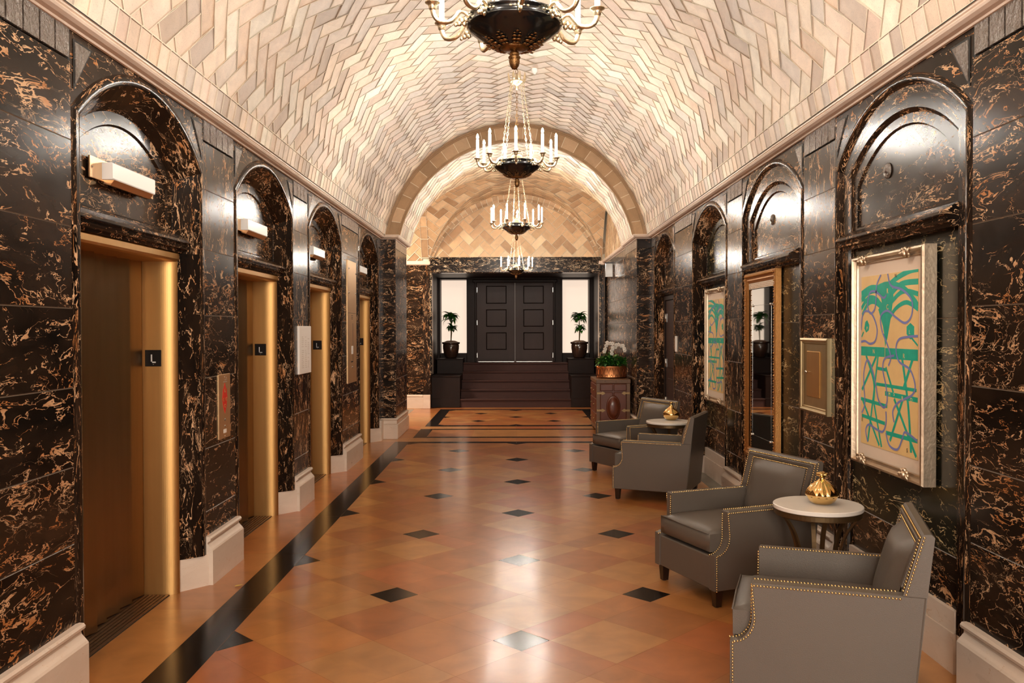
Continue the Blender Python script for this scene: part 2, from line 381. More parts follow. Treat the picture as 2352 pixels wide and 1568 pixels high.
# ------------------------------------------------------------------ walls
def build_wall(sg):
    side = 'left' if sg < 0 else 'right'
    mb = MB(MARB); P = lambda X, y, z: (sg * X, y, z)
    base = MB(CREAM)
    sd = 10 if sg < 0 else 40
    for k, (y0, y1) in enumerate(PIL):
        zs = chcourses(k)
        cols = [(y0, y1)]
        if k == 0: cols = [(-5, -3.4), (-3.4, -1.8), (-1.8, -.2), (-.2, 1.2), (1.2, 2.52), (2.52, y1)]
        for ci, (a, b) in enumerate(cols):
            for i in range(len(zs) - 1):
                sd += 1; slab(mb, P, a, b, zs[i], zs[i + 1], XW, MARB, sd, 'v' if (k in (2, 4) or (k == 1 and i > 4)) else 'h')
            # carved frieze: leaf blocks between grooves
            mb.face([P(XW + .012, a, 2.865), P(XW + .012, b, 2.865), P(XW + .012, b, ZC + .02), P(XW + .012, a, ZC + .02)], DARK)
            nb = max(2, round((b - a) / .12))
            for q in range(nb):
                ya = a + .006 + (b - a - .012) * q / nb; yb = a + .006 + (b - a - .012) * (q + 1) / nb - .012
                mb.box(*sorted((sg * (XW + .01), sg * (XW - .004))), ya, yb, 2.875, ZC + .005, CARV)
        # moulded plinth
        if k < 4:
            e0, e1 = (y0 if k == 0 else y0 - .02), y1 + .02
            pr = [(XW + .02, 0), (1.985, 0), (1.985, .222), (1.992, .232), (2.004, .245), (2.018, .262), (2.020, .275), (2.010, .280), (2.001, .288), (1.999, .300), (2.008, .311), (XW + .02, .314)]
            base.prism([(sg * a, b) for a, b in pr], 'y', e0, e1, CREAM, seed=sd)
        else:
            base.box(*sorted((sg * (XW + .02), sg * 2.0)), y0 + .0, y1, 0, .30, CREAM, seed=sd)
    # bays
    for k, c in enumerate(BAYS):
        deep = sg < 0 or k >= 2
        zs = [.2, .68, 1.34, 1.75, 2.13]
        if deep: C = [(.825, 2.665, 3.0, 2.038), (.815, 2.66, 2.992, 2.031), (.795, 2.655, 2.98, 2.026), (.772, 2.65, 2.965, 2.026), (.757, 2.642, 2.952, 2.030), (.75, 2.64, 2.945, 2.036), (.645, 2.58, 2.82, 2.165)]
        else: C = [(.825, 2.665, 3.0, 2.038), (.815, 2.66, 2.992, 2.031), (.795, 2.655, 2.98, 2.026), (.775, 2.65, 2.965, 2.030), (.765, 2.645, 2.955, 2.040), (.745, 2.635, 2.945, 2.056), (.66, 2.59, 2.83, 2.058), (.655, 2.585, 2.825, 2.074), (.635, 2.575, 2.805, 2.080)]
        XL = C[-1][3] + (.004 if deep else 0)
        cs = [contour(h, s_, cr, zs) for h, s_, cr, X in C]
        n = len(cs[0])
        for j in range(len(C) - 1):
            wide = C[j][0] - C[j + 1][0] > .05
            for i in range(n - 1):
                sd2 = sd + 50 + k * 20 + (i if i < 5 else (6 if i < n // 2 else (7 if i < n - 6 else n - i + 8)))
                p = [P(C[j][3], c + cs[j][i][0], cs[j][i][1]), P(C[j][3], c + cs[j][i + 1][0], cs[j][i + 1][1]), P(C[j + 1][3], c + cs[j + 1][i + 1][0], cs[j + 1][i + 1][1]), P(C[j + 1][3], c + cs[j + 1][i][0], cs[j + 1][i][1])]
                L0 = i * .07 if 5 <= i < n - 6 else cs[j][i][1]; L1 = (i + 1) * .07 if 5 <= i < n - 6 else cs[j][i + 1][1]
                W = .2 if wide else .03
                o_ = sd2 * 1.37
                mb.face(p, MARV if wide else MARB, mc=[(L0 + o_, j * .1 + o_, sd2), (L1 + o_, j * .1 + o_, sd2), (L1 + o_, j * .1 + W + o_, sd2), (L0 + o_, j * .1 + W + o_, sd2)], smooth=(not wide and 5 <= i < n - 6))
        for i in range(n - 1):   # return behind the splay so no gap opens to the lunette
            p, q = cs[-1][i], cs[-1][i + 1]; X = C[-1][3]
            mb.face([P(X, c + p[0], p[1]), P(X, c + q[0], q[1]), P(X + .05, c + q[0], q[1]), P(X + .05, c + p[0], p[1])], MARB, seed=sd + 2)
        # spandrels
        oc = cs[0]
        for i in range(5, n - 6):
            (a, za), (b, zb) = oc[i], oc[i + 1]
            mb.face([P(XW + .003, c + a, za), P(XW + .003, c + b, zb), P(XW + .003, c + b, ZC + .02), P(XW + .003, c + a, ZC + .02)], MARB, seed=sd + 3 + k)
        for s2 in (-1, 1):   # carved triangle in each spandrel with a fillet round it
            tri = [(.80, 2.975), (.80, 2.74), (.62, 2.975)]
            tr2 = [(.785, 2.963), (.785, 2.775), (.645, 2.963)]
            for q, X, mt in ((tri, XW + .0005, DARK), (tr2, XW - .004, CARV)):
                mb.face([P(X, c + s2 * a, z) for a, z in q], mt, seed=5)
                for i in range(3):
                    (a, z), (b, z2) = q[i], q[(i + 1) % 3]
                    mb.face([P(X, c + s2 * a, z), P(X, c + s2 * b, z2), P(XW + .001, c + s2 * b, z2), P(XW + .001, c + s2 * a, z)], mt)
        # lunette: border, groove, inner panel
        li = contour(.578, 2.52, 2.755, [2.265]); lo = contour(C[-1][0], C[-1][1], C[-1][2], [2.19])
        l2 = contour(.570, 2.512, 2.745, [2.275]); l3 = contour(.562, 2.507, 2.738, [2.283])
        lm = MARB if sg < 0 or k != 2 else MARG
        for q0, q1, x0, x1 in ((lo, li, XL, XL), (li, l2, XL, XL + .012), (l2, l3, XL + .012, XL + .012)):
            for i in range(len(q0) - 1):
                mb.face([P(x0, c + q0[i][0], q0[i][1]), P(x0, c + q0[i + 1][0], q0[i + 1][1]), P(x1, c + q1[i + 1][0], q1[i + 1][1]), P(x1, c + q1[i][0], q1[i][1])], lm, seed=sd + k + 7)
            a, b, a1, b1 = q0[-1], q0[0], q1[-1], q1[0]
            mb.face([P(x0, c + a[0], a[1]), P(x0, c + b[0], b[1]), P(x1, c + b1[0], b1[1]), P(x1, c + a1[0], a1[1])], lm, seed=sd + k + 7)
        for i in range(len(l3) - 1):
            (a, za), (b, zb) = l3[i], l3[i + 1]
            if abs(a - b) < 1e-6: continue
            mb.face([P(XL + .012, c + a, za), P(XL + .012, c + b, zb), P(XL + .012, c + b, 2.283), P(XL + .012, c + a, 2.283)], lm, seed=sd + k + 9)
        # entablature over the doorway
        en = [(XL + .02, 2.258), (XL - .012, 2.252), (XL - .05, 2.232), (XL - .098, 2.205), (XL - .104, 2.190), (XL - .078, 2.184), (XL - .076, 2.172), (XL - .084, 2.164), (XL - .080, 2.154), (XL - .058, 2.150), (XL - .052, 2.132), (XL + .02, 2.132)]
        eh = .70 if deep else .665
        mb.prism([(sg * a, b) for a, b in en], 'y', c - eh, c + eh, MARB, seed=sd + k + 11)
        if not deep or (sg > 0 and k == 2):   # back of the niche
            XN = XL + .002; rows = [.2, .55, 1.06, 1.7, 2.14]
            for i in range(len(rows) - 1):
                sd += 1; slab(mb, P, c - C[-1][0], c + C[-1][0], rows[i], rows[i + 1], XN, MARG if i else MARB, sd, 'h')
            base.box(*sorted((sg * (XN + .02), sg * (XN - .028))), c - C[-1][0] - .005, c + C[-1][0] + .005, 0, .195, CREAM, seed=sd)
            base.box(*sorted((sg * (XN + .02), sg * (XN - .022))), c - C[-1][0] - .005, c + C[-1][0] + .005, .197, .30, CREAM, seed=sd + 2)
        # plinth blocks of the splays
        for s2 in (-1, 1):
            a = (c + s2 * .648, C[-1][3] - .012); b = (c + s2 * .812, 2.004)
            q = [(sg * a[1], a[0]), (sg * b[1], b[0]), (sg * (b[1] + .05), b[0] + s2 * .02), (sg * (a[1] + .05), a[0] + s2 * .04)]
            base.prism(q, 'z', 0, .2, CREAM, seed=sd + 5)
            mb.face([P(C[-1][3], c + s2 * C[-1][0], .0), P(C[-1][3], c + s2 * C[-1][0], .21), P(C[0][3], c + s2 * C[0][0], .21), P(C[0][3], c + s2 * C[0][0], 0)], MARB, seed=3)
    # the pier
    zs = [.31, .49, .90, 1.33, 1.75, 2.17, 2.58, 2.865]
    for i in range(len(zs) - 1):
        for (f, a, b, nm) in (('f', XP, XW + .02, 0), ('s', YP0, YP1, 1)):
            sd += 1; c_ = .003; z0, z1 = zs[i], zs[i + 1]
            if f == 'f':
                o = [(sg * a, YP0 + c_, z0), (sg * b, YP0 + c_, z0), (sg * b, YP0 + c_, z1), (sg * a, YP0 + c_, z1)]
                q = [(sg * (a + c_), YP0, z0 + c_), (sg * b, YP0, z0 + c_), (sg * b, YP0, z1 - c_), (sg * (a + c_), YP0, z1 - c_)]
                mb.face(q, MARB, seed=sd)
                for r in range(4): mb.face([o[r], o[(r + 1) % 4], q[(r + 1) % 4], q[r]], MARB, seed=sd)
            else: slab(mb, P, a, b, z0, z1, XP, MARB, sd, 'h')
    mb.box(*sorted((sg * XP, sg * (XW + .02))), YP0, YP1, 2.865, ZC + .02, MARB, seed=sd)
    for q in range(11): ya = YP0 + .03 + q * .12; mb.box(*sorted((sg * (XP + .01), sg * (XP - .006))), ya, ya + .1, 2.875, ZC, CARV)
    mb.face([(sg * XP, YP1, 0), (sg * 2.35, YP1, 0), (sg * 2.35, YP1, ZC), (sg * XP, YP1, ZC)], MARB, seed=8)
    mb.box(*sorted((sg * (XP - .006), sg * (XP + .02))), YP0 - .006, YP0 + .02, .3, 2.9, MARB, seed=4)   # corner bead
    base.box(*sorted((sg * (XP - .035), sg * (XW + .02))), YP0 - .035, YP1, 0, .222, CREAM, seed=2, ch=.006)
    base.box(*sorted((sg * (XP - .02), sg * (XW + .02))), YP0 - .02, YP1, .222, .285, CREAM, seed=3, ch=.01)
    base.box(*sorted((sg * (XP - .035), sg * (XW + .02))), YP0 - .03, YP1, .285, .315, CREAM, seed=5, ch=.01)
    # wall beyond the pier on the right, polished
    if sg > 0:
        XR = 1.86
        for yi, (a, b) in enumerate(((14.2, 15.4), (15.4, 16.6), (16.6, 17.45))):
            for i in range(len(zs) - 1): sd += 1; slab(mb, P, a, b, zs[i], zs[i + 1], XR, MARB, sd, 'h')
        for i in range(len(zs) - 1): sd += 1; slab(mb, P, 17.45, YB, zs[i], zs[i + 1], XR - .04, MARB, sd, 'v')
        mb.face([P(XR, 14.2, 2.865), P(XR, YB, 2.865), P(XR, YB, ZC + .02), P(XR, 14.2, ZC + .02)], MARB)
        for q in range(26): ya = 14.25 + q * .135; mb.box(XR - .008, XR + .01, ya, ya + .11, 2.875, ZC, CARV)
        base.prism([(XR + .02, 0), (XR - .04, 0), (XR - .04, .225), (XR - .01, .27), (XR - .03, .3), (XR + .02, .31)], 'y', 14.2, YB, CREAM, seed=9)
    o = struct(mb.build('wall_' + side)); b = struct(base.build('baseboard_' + side))
    return o, b
build_wall(-1); build_wall(1)

# cornice (extruded moulding, follows the pier)
def cornice(sg):
    mb = MB(CORN)
    def run(path, closed=False):
        pr = [(0, 0), (.012, .002), (.018, .010), (.040, .016), (.058, .026), (.064, .036), (.060, .044), (.068, .048), (.070, .062), (.045, .070), (-.02, .072)]
        # path: (x, y, nx, ny) offset direction
        for (p, q) in zip(path[:-1], path[1:]):
            for i in range(len(pr) - 1):
                f = lambda e, r: (e[0] + e[2] * r[0], e[1] + e[3] * r[0], ZC + r[1])
                mb.face([f(p, pr[i]), f(q, pr[i]), f(q, pr[i + 1]), f(p, pr[i + 1])], CORN)
    s = sg
    run([(s * XW, -5, -s, 0), (s * XW, YP0, -s, -1), (s * XP, YP0, -s, -1), (s * XP, YP1, -s, 1), (s * (1.86 if s > 0 else 3.2), YP1, -s if s > 0 else 0, 1 if s < 0 else 1), (s * 1.86, YP1 + .01, -s, 0) if s > 0 else (s * 3.2, YP1, 0, 1), (s * 1.86, YB, -s, 0) if s > 0 else (s * 5, YP1, 0, 1)])
    return struct(mb.build('trim_1' if sg < 0 else 'trim_2'))
cornice(-1); cornice(1)

# ------------------------------------------------------------------ vaults
def clip(poly, a, b, c):
    """keep a*x + b*y <= c"""
    out = []
    for i in range(len(poly)):
        p, q = poly[i], poly[(i + 1) % len(poly)]
        dp, dq = a * p[0] + b * p[1] - c, a * q[0] + b * q[1] - c
        if dp <= 0: out.append(p)
        if (dp < 0 < dq) or (dq < 0 < dp): t = dp / (dp - dq); out.append((p[0] + (q[0] - p[0]) * t, p[1] + (q[1] - p[1]) * t))
    return out
def area(p): return abs(sum(p[i][0] * p[(i + 1) % len(p)][1] - p[(i + 1) % len(p)][0] * p[i][1] for i in range(len(p)))) / 2
def inset(poly, d):
    """shrink a convex polygon"""
    s = sum(poly[i][0] * poly[(i + 1) % len(poly)][1] - poly[(i + 1) % len(poly)][0] * poly[i][1] for i in range(len(poly)))
    if s < 0: poly = poly[::-1]
    out = poly[:]
    n = len(poly)
    for i in range(n):
        (x0, y0), (x1, y1) = poly[i], poly[(i + 1) % n]; dx, dy = x1 - x0, y1 - y0; L = math.hypot(dx, dy)
        if L < 1e-7: continue
        nx, ny = dy / L, -dx / L
        out = clip(out, nx, ny, nx * x0 + ny * y0 - d)
        if len(out) < 3: return []
    return out
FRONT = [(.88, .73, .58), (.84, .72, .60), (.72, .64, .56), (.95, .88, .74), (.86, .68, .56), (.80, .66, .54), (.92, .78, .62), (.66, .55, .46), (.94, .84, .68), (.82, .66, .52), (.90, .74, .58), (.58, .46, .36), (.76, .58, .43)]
BACK = [(.78, .56, .34), (.70, .50, .31), (.56, .38, .23), (.88, .70, .47), (.74, .53, .32), (.84, .63, .40)]  # golden tiles, tinted warmer to carry the back bay's warm light
RING = [(.52, .35, .20), (.60, .42, .26), (.44, .29, .16), (.64, .46, .29)]
def tile(mb, poly, mp, pal, g=.0034, dep=.0055, rr=rnd):
    """one clay tile in its raised mortar bed; mp(u, v, h) gives the 3D point, h>0 towards the room"""
    if len(poly) < 3 or area(poly) < 4e-4: return
    a = inset(poly, g); b = inset(poly, g + .0025)
    if len(a) < 3 or len(b) < 3: return
    s = sum(poly[i][0] * poly[(i + 1) % len(poly)][1] - poly[(i + 1) % len(poly)][0] * poly[i][1] for i in range(len(poly)))
    if s < 0: poly = poly[::-1]
    col = rr.choice(pal); k = rr.uniform(.84, 1.06); col = tuple(min(.95, c * k) for c in col)
    tz = [rr.uniform(-.0025, .0025) for _ in range(2)]
    cx = sum(p[0] for p in b) / len(b); cy = sum(p[1] for p in b) / len(b)
    H = lambda p: -dep + tz[0] * (p[0] - cx) / .15 + tz[1] * (p[1] - cy) / .15
    mb.face([mp(*p, H(p) + dep) for p in b], 0, tint=col)
    if len(a) == len(b) == len(poly):
        dk = tuple(c * .62 for c in col)  # shadow beside the mortar bead, painted as a darker rim tint
        for i in range(len(a)):
            j = (i + 1) % len(a)
            mb.face([mp(*poly[i], dep), mp(*poly[j], dep), mp(*a[j], dep), mp(*a[i], dep)], 1)
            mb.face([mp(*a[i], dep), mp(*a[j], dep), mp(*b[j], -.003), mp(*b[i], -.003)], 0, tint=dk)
    else:
        for q0, q1, h in ((poly, poly, 0),):
            mb.face([mp(*p, -.006) for p in poly], 1)
def herring(mb, u0, u1, v0, v1, mp, pal, w=.152, clips=(), plan=None):
    """45 degree herringbone over a rectangle; plan maps (u,v) to the plane the clips live in"""
    cu, cv = (u0 + u1) / 2, (v0 + v1) / 2; R = math.hypot(u1 - u0, v1 - v0) / 2; N = int(R / w / 1) + 4; c = math.sqrt(.5)
    for i in range(-N * 2, N * 2):
        for m in range(-N, N):
            for (x, y, a, b) in ((i + 4 * m, i, 2, 1), (i + 4 * m + 3, i, 1, 2)):
                mx, my = (x + a / 2) * w, (y + b / 2) * w
                pu, pv = (mx - my) * c + cu, (mx + my) * c + cv
                if not (u0 - .3 < pu < u1 + .3 and v0 - .3 < pv < v1 + .3): continue
                poly = [((X * w - Y * w) * c + cu, (X * w + Y * w) * c + cv) for X, Y in ((x, y), (x + a, y), (x + a, y + b), (x, y + b))]
                for q in ((-1, 0, -u0), (1, 0, u1), (0, -1, -v0), (0, 1, v1)): poly = clip(poly, *q)
                if len(poly) < 3: continue
                if plan:
                    poly = [plan(*p) for p in poly]
                    for q in clips: poly = clip(poly, *q)
                tile(mb, poly, mp, pal)
def arcmap(R, zc, arc0):
    """u = arc length from the left spring, v = y"""
    def f(u, v, h):
        a = PI - arc0 - u / R
        return ((R - h) * math.cos(a), v, zc + (R - h) * math.sin(a))
    return f
def soldier(mb, u0, u1, v0, v1, mp, pal, step, along='v', w=None):
    n = max(1, round(((v1 - v0) if along == 'v' else (u1 - u0)) / step)); 
    for i in range(n):
        if along == 'v': a, b = v0 + (v1 - v0) * i / n, v0 + (v1 - v0) * (i + 1) / n; tile(mb, [(u0, a), (u1, a), (u1, b), (u0, b)], mp, pal)
        else: a, b = u0 + (u1 - u0) * i / n, u0 + (u1 - u0) * (i + 1) / n; tile(mb, [(a, v0), (b, v0), (b, v1), (a, v1)], mp, pal)
RV, ZV = 1.985, 2.745; A0 = math.asin((3.065 - ZV) / RV); LV = RV * (PI - 2 * A0)
vb = MB(TILE, MORT); mp = arcmap(RV, ZV, A0)
soldier(vb, 0, .14, .5, YP0, mp, FRONT, .125); soldier(vb, LV - .14, LV, .5, YP0, mp, FRONT, .125)
herring(vb, .14, LV - .14, .5, YP0, mp, FRONT)
for i in range(40):   # plain run over and behind the camera
    u0, u1 = LV * i / 40, LV * (i + 1) / 40
    vb.face([mp(u0, -5, 0), mp(u1, -5, 0), mp(u1, .5, 0), mp(u0, .5, 0)], 0, tint=(.72, .57, .44))
struct(vb.build('ceiling', weld=False))
# pier vault and its face ring
RI, ZI = 1.794, 2.666; A1 = math.asin((3.065 - ZI) / RI); LI = RI * (PI - 2 * A1)
pb = MB(TILE, MORT); mp2 = arcmap(RI, ZI, A1)
soldier(pb, 0, .2, YP0 + .02, YP1, mp2, FRONT, .12); soldier(pb, LI - .2, LI, YP0 + .02, YP1, mp2, FRONT, .12)
herring(pb, .2, LI - .2, YP0 + .02, YP1, mp2, FRONT)
def ringpt(t, k, y):
    """t 0..1 round the arch, k 0 (outer, main vault) .. 1 (inner, pier vault)"""
    a = PI - A0 - t * (PI - 2 * A0); b = PI - A1 - t * (PI - 2 * A1)
    x0, z0 = RV * math.cos(a), ZV + RV * math.sin(a); x1, z1 = RI * math.cos(b), ZI + RI * math.sin(b)
    return (x0 + (x1 - x0) * k, y, z0 + (z1 - z0) * k)
struct(pb.build('ceiling_pier_vault', weld=False))
rb = MB(TILE, MORT)
def ringband(k0, k1, n, y, pal, yo=0):
    LR = 5.3
    mpr = lambda u, v, h: ringpt(u / LR, v, y + yo * 0 - h)
    for i in range(n):
        a, b = LR * i / n, LR * (i + 1) / n; col = rnd.choice(pal); kk = rnd.uniform(.9, 1.1)
        q = lambda t, k, h: ringpt(t, k, y - h)
        t0, t1 = i / n, (i + 1) / n; dt = .004 / 5.3 * 1.0; dk = .018
        rb.face([q(t0, k0, 0), q(t1, k0, 0), q(t1, k1, 0), q(t0, k1, 0)], 1)
        rb.face([q(t0 + dt, k0 + dk, .003), q(t1 - dt, k0 + dk, .003), q(t1 - dt, k1 - dk, .003), q(t0 + dt, k1 - dk, .003)], 0, tint=tuple(c * kk for c in col))
ringband(.13, .86, 25, YP0, RING)
ringband(0, .10, 60, YP0 + .0, RING); ringband(.89, 1.0, 60, YP0, RING)
for k, r in ((.115, .018), (.0, .03), (.875, .014), (.985, .012)):
    pts = [ringpt(i / 60, k, YP0 + (.0 if k else .0)) for i in range(61)]
    rb.tube(pts, r, TILE, n=8, tint=(.46, .31, .18))
struct(rb.build('trim_3', weld=False))
# cross bay: groin vault
RG = 1.87; HB = 1.84; ZG = 4.46 - RG; AG = math.asin((3.065 - ZG) / RG) if abs(3.065 - ZG) < RG else 0
HB = RG * math.cos(AG); YCG = 16.0; HY = 1.8; RY = RG; SY = HY / HB
gb = MB(TILE, MORT)
zb = lambda x: ZG + math.sqrt(max(0, RG * RG - x * x))
def mpx(x, y, h): n = Vector((-x, 0, -(zb(x) - ZG))).normalized(); return (x + n.x * h, y, zb(x) + n.z * h)
def mpy(x, y, h): q = (y - YCG) / SY; q = max(-HB, min(HB, q)); n = Vector((0, -q, -(zb(q) - ZG))).normalized(); return (x, y + n.y * h, zb(q) + n.z * h)
LG = RG * (PI - 2 * AG)
def planx(u, v): a = PI - AG - u / RG; return (RG * math.cos(a), v)
def plany(u, v): a = PI - AG - v / RG; return (u, YCG + SY * RG * math.cos(a))
for s in (-1, 1):   # main barrel halves: inside |y-16|>|x|*SY
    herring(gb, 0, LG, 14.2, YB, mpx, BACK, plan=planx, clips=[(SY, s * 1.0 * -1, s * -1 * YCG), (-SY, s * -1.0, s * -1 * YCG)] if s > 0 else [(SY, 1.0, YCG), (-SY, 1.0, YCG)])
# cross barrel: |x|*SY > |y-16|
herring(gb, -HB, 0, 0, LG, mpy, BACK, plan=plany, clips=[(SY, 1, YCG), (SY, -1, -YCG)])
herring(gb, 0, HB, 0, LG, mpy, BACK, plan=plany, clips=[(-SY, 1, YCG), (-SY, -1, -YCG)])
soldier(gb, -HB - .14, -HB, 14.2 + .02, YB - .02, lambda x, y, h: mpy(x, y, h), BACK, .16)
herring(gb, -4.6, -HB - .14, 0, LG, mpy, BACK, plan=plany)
struct(gb.build('ceiling_cross_vault', weld=False))
# right lunette above the wall, back lunette, arch bands
lb = MB(TILE, MORT)
def lunette(put, half, mkpal, zbase, zt):
    def m_(u, v, h): return put(u, v, h)
    segs = 24
    cu = []
    for i in range(segs + 1): x = -half + 2 * half * i / segs; cu.append((x, zt(x)))
    cl = []
    for i in range(segs):
        (a, za), (b, zb_) = cu[i], cu[i + 1]; L = math.hypot(b - a, zb_ - za); nx, nz = -(zb_ - za) / L, (b - a) / L
        cl.append((nx, nz, nx * a + nz * za))
    herring(lb, -half, half, zbase, max(z for _, z in cu), m_, mkpal, plan=lambda u, v: (u, v), clips=cl)
RL = 1.70; RBk = (1.70 ** 2 + 1.16 ** 2) / 2.32
zl = lambda x: 4.31 - RBk + math.sqrt(max(0, RBk ** 2 - x * x))
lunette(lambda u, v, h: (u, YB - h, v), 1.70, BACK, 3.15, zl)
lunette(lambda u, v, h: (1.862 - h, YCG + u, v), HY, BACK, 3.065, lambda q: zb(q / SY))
struct(lb.build('trim_4', weld=False))
ab = MB(TILE, MORT)
# soldier arch round the back lunette, flat on the wall face and a moulded brown edge
n = 38
a0 = math.atan2(3.15 - (4.31 - RBk), 1.70)
for i in range(n):
    t0, t1 = PI - a0 - (PI - 2 * a0) * i / n, PI - a0 - (PI - 2 * a0) * (i + 1) / n
    for (r0, r1, dy, pal) in ((RBk, RBk + .055, -.03, RING), (RBk + .055, RBk + .26, -.012, BACK)):
        cz = 4.31 - RBk; kk = rnd.uniform(.88, 1.1); col = tuple(c * kk for c in rnd.choice(pal)); e = .003
        q = lambda r, t, d: (r * math.cos(t), YB + d, cz + r * math.sin(t))
        ab.face([q(r0, t0, dy + .004), q(r0, t1, dy + .004), q(r1, t1, dy + .004), q(r1, t0, dy + .004)], 1)
        ab.face([q(r0 + e, t0 - e, dy), q(r0 + e, t1 + e, dy), q(r1 - e, t1 + e, dy), q(r1 - e, t0 - e, dy)], 0, tint=col)
        ab.face([q(r0, t0, dy), q(r0, t1, dy), q(r0, t1, .01), q(r0, t0, .01)], 0, tint=col)
struct(ab.build('trim_5', weld=False))

# ------------------------------------------------------------------ back wall, side hall, wall behind the camera
bw = MB(MARB)
zs = [.29, .60, 1.02, 1.45, 1.88, 2.31, 2.70, ZC]
sd = 300
for (a, b) in ((-4.6, -3.4), (-3.4, -2.25), (-2.25, -1.93)):
    for i in range(len(zs) - 1):
        sd += 1; c_ = .003
        bw.face([(a + c_, YB, zs[i] + c_), (b - c_, YB, zs[i] + c_), (b - c_, YB, zs[i + 1] - c_), (a + c_, YB, zs[i + 1] - c_)], MARB, seed=sd)
        bw.face([(a, YB + .003, zs[i]), (b, YB + .003, zs[i]), (b, YB + .003, zs[i + 1]), (a, YB + .003, zs[i + 1])], MARB, seed=sd)
for s in (-1, 1):
    bw.box(*sorted((s * 1.78, s * 1.93)), YB - .02, YB + .3, 0.29, ZC, MARB, seed=77 + s, ori='v', ch=.004)
    bw.box(*sorted((s * 1.74, s * 1.79)), YB - .03, YB + .02, .7, 2.86, MARL, seed=70 + s, ori='v', ch=.006)
    rw = MB(DWOO2); rw.box(*sorted((s * 1.785, s * 1.86)), YB + .3, 20.1, 0, ZC + .1, DWOO2)
    rw.box(*sorted((s * 1.772, s * 1.80)), YB + .3, YB + .55, .7, 2.83, CORN)
    struct(rw.build('wall_recess_left' if s < 0 else 'wall_recess_right'))
# lintel
bw.box(-1.80, 1.78, YB - .05, YB + .25, 2.83, 3.15, MARL, seed=200, ch=.01)
rc = MB(DWOO2); rc.box(-1.8, 1.8, YB + .25, 20.05, 2.83, 2.87, DWOO2); struct(rc.build('ceiling_recess'))
bw.face([(-4.6, YB + .01, 3.0), (-1.7, YB + .01, 3.0), (-1.7, YB + .01, 4.6), (-4.6, YB + .01, 4.6)], MORT)
bw.box(-2.4, 2.4, YB + .012, YB + .03, 3.05, 4.7, MORT)
bw.box(-4.6, -1.93, YB - .035, YB + .02, 0, .235, CREAM, seed=60, ch=.005)
bw.box(-4.6, -1.93, YB - .03, YB + .02, .24, .29, CREAM, seed=61, ch=.012)
bw.box(-1.93, -1.78, YB - .05, YB + .02, 0, .29, CREAM, seed=62, ch=.005)
bw.box(1.78, 1.86, YB - .05, YB + .02, 0, .29, CREAM, seed=63, ch=.005)
bw.box(-4.6, -1.76, YB - .06, YB + .02, ZC - .02, ZC + .07, CORN, ch=.02)
bw.box(1.72, 1.86, YB - .06, YB + .02, ZC - .02, ZC + .07, CORN, ch=.02)
struct(bw.build('wall_back'))
sw = MB(MOUTH)
sw.face([(-4.6, YP1, 0), (-4.6, YB, 0), (-4.6, YB, 4.7), (-4.6, YP1, 4.7)], MOUTH)
sw.face([(-2.0, YP1 + .001, 0), (-4.6, YP1 + .001, 0), (-4.6, YP1 + .001, ZC), (-2.0, YP1 + .001, ZC)], MARB, seed=500)
sw.box(-5, -1.8, YP1 - .05, YP1 - .01, ZC + .07, 5, MORT)
struct(sw.build('wall_side_hall'))
fb = MB(MOUTH)
fb.face([(-2.1, -5, 0), (2.1, -5, 0), (2.1, -5, 3.1), (-2.1, -5, 3.1)], MARB, seed=600)
q = [(RV * math.cos(a), -5, ZV + RV * math.sin(a)) for a in [PI * i / 24 for i in range(25)]]
fb.face(q, MOUTH)
struct(fb.build('wall_front'))

# ------------------------------------------------------------------ floor
fl = MB(FLOORM, FLOORB, JOINT, GREYM)
ORP = [(.46, .175, .048), (.50, .215, .064), (.42, .145, .042), (.51, .24, .076), (.46, .15, .048), (.48, .19, .052), (.42, .165, .052)]
def fpoly(poly, mat=0, z=0., g=.0009, pal=ORP):
    if len(poly) < 3 or area(poly) < 1e-4: return
    a = inset(poly, g)
    if len(a) < 3: return
    k = rnd.uniform(.93, 1.07); col = tuple(c * k for c in rnd.choice(pal)) if mat == 0 else (1, 1, .99)
    if a:
        s_ = sum(a[i][0] * a[(i + 1) % len(a)][1] - a[(i + 1) % len(a)][0] * a[i][1] for i in range(len(a)))
        if s_ < 0: a = a[::-1]
        fl.face([(x, y, z) for x, y in a], mat, tint=col)
def rect(x0, x1, y0, y1): return [(x0, y0), (x1, y0), (x1, y1), (x0, y1)]
def frect(x0, x1, y0, y1, mat=0, nx=1, ny=1):
    for i in range(nx):
        for j in range(ny): fpoly(rect(x0 + (x1 - x0) * i / nx, x0 + (x1 - x0) * (i + 1) / nx, y0 + (y1 - y0) * j / ny, y0 + (y1 - y0) * (j + 1) / ny), mat)
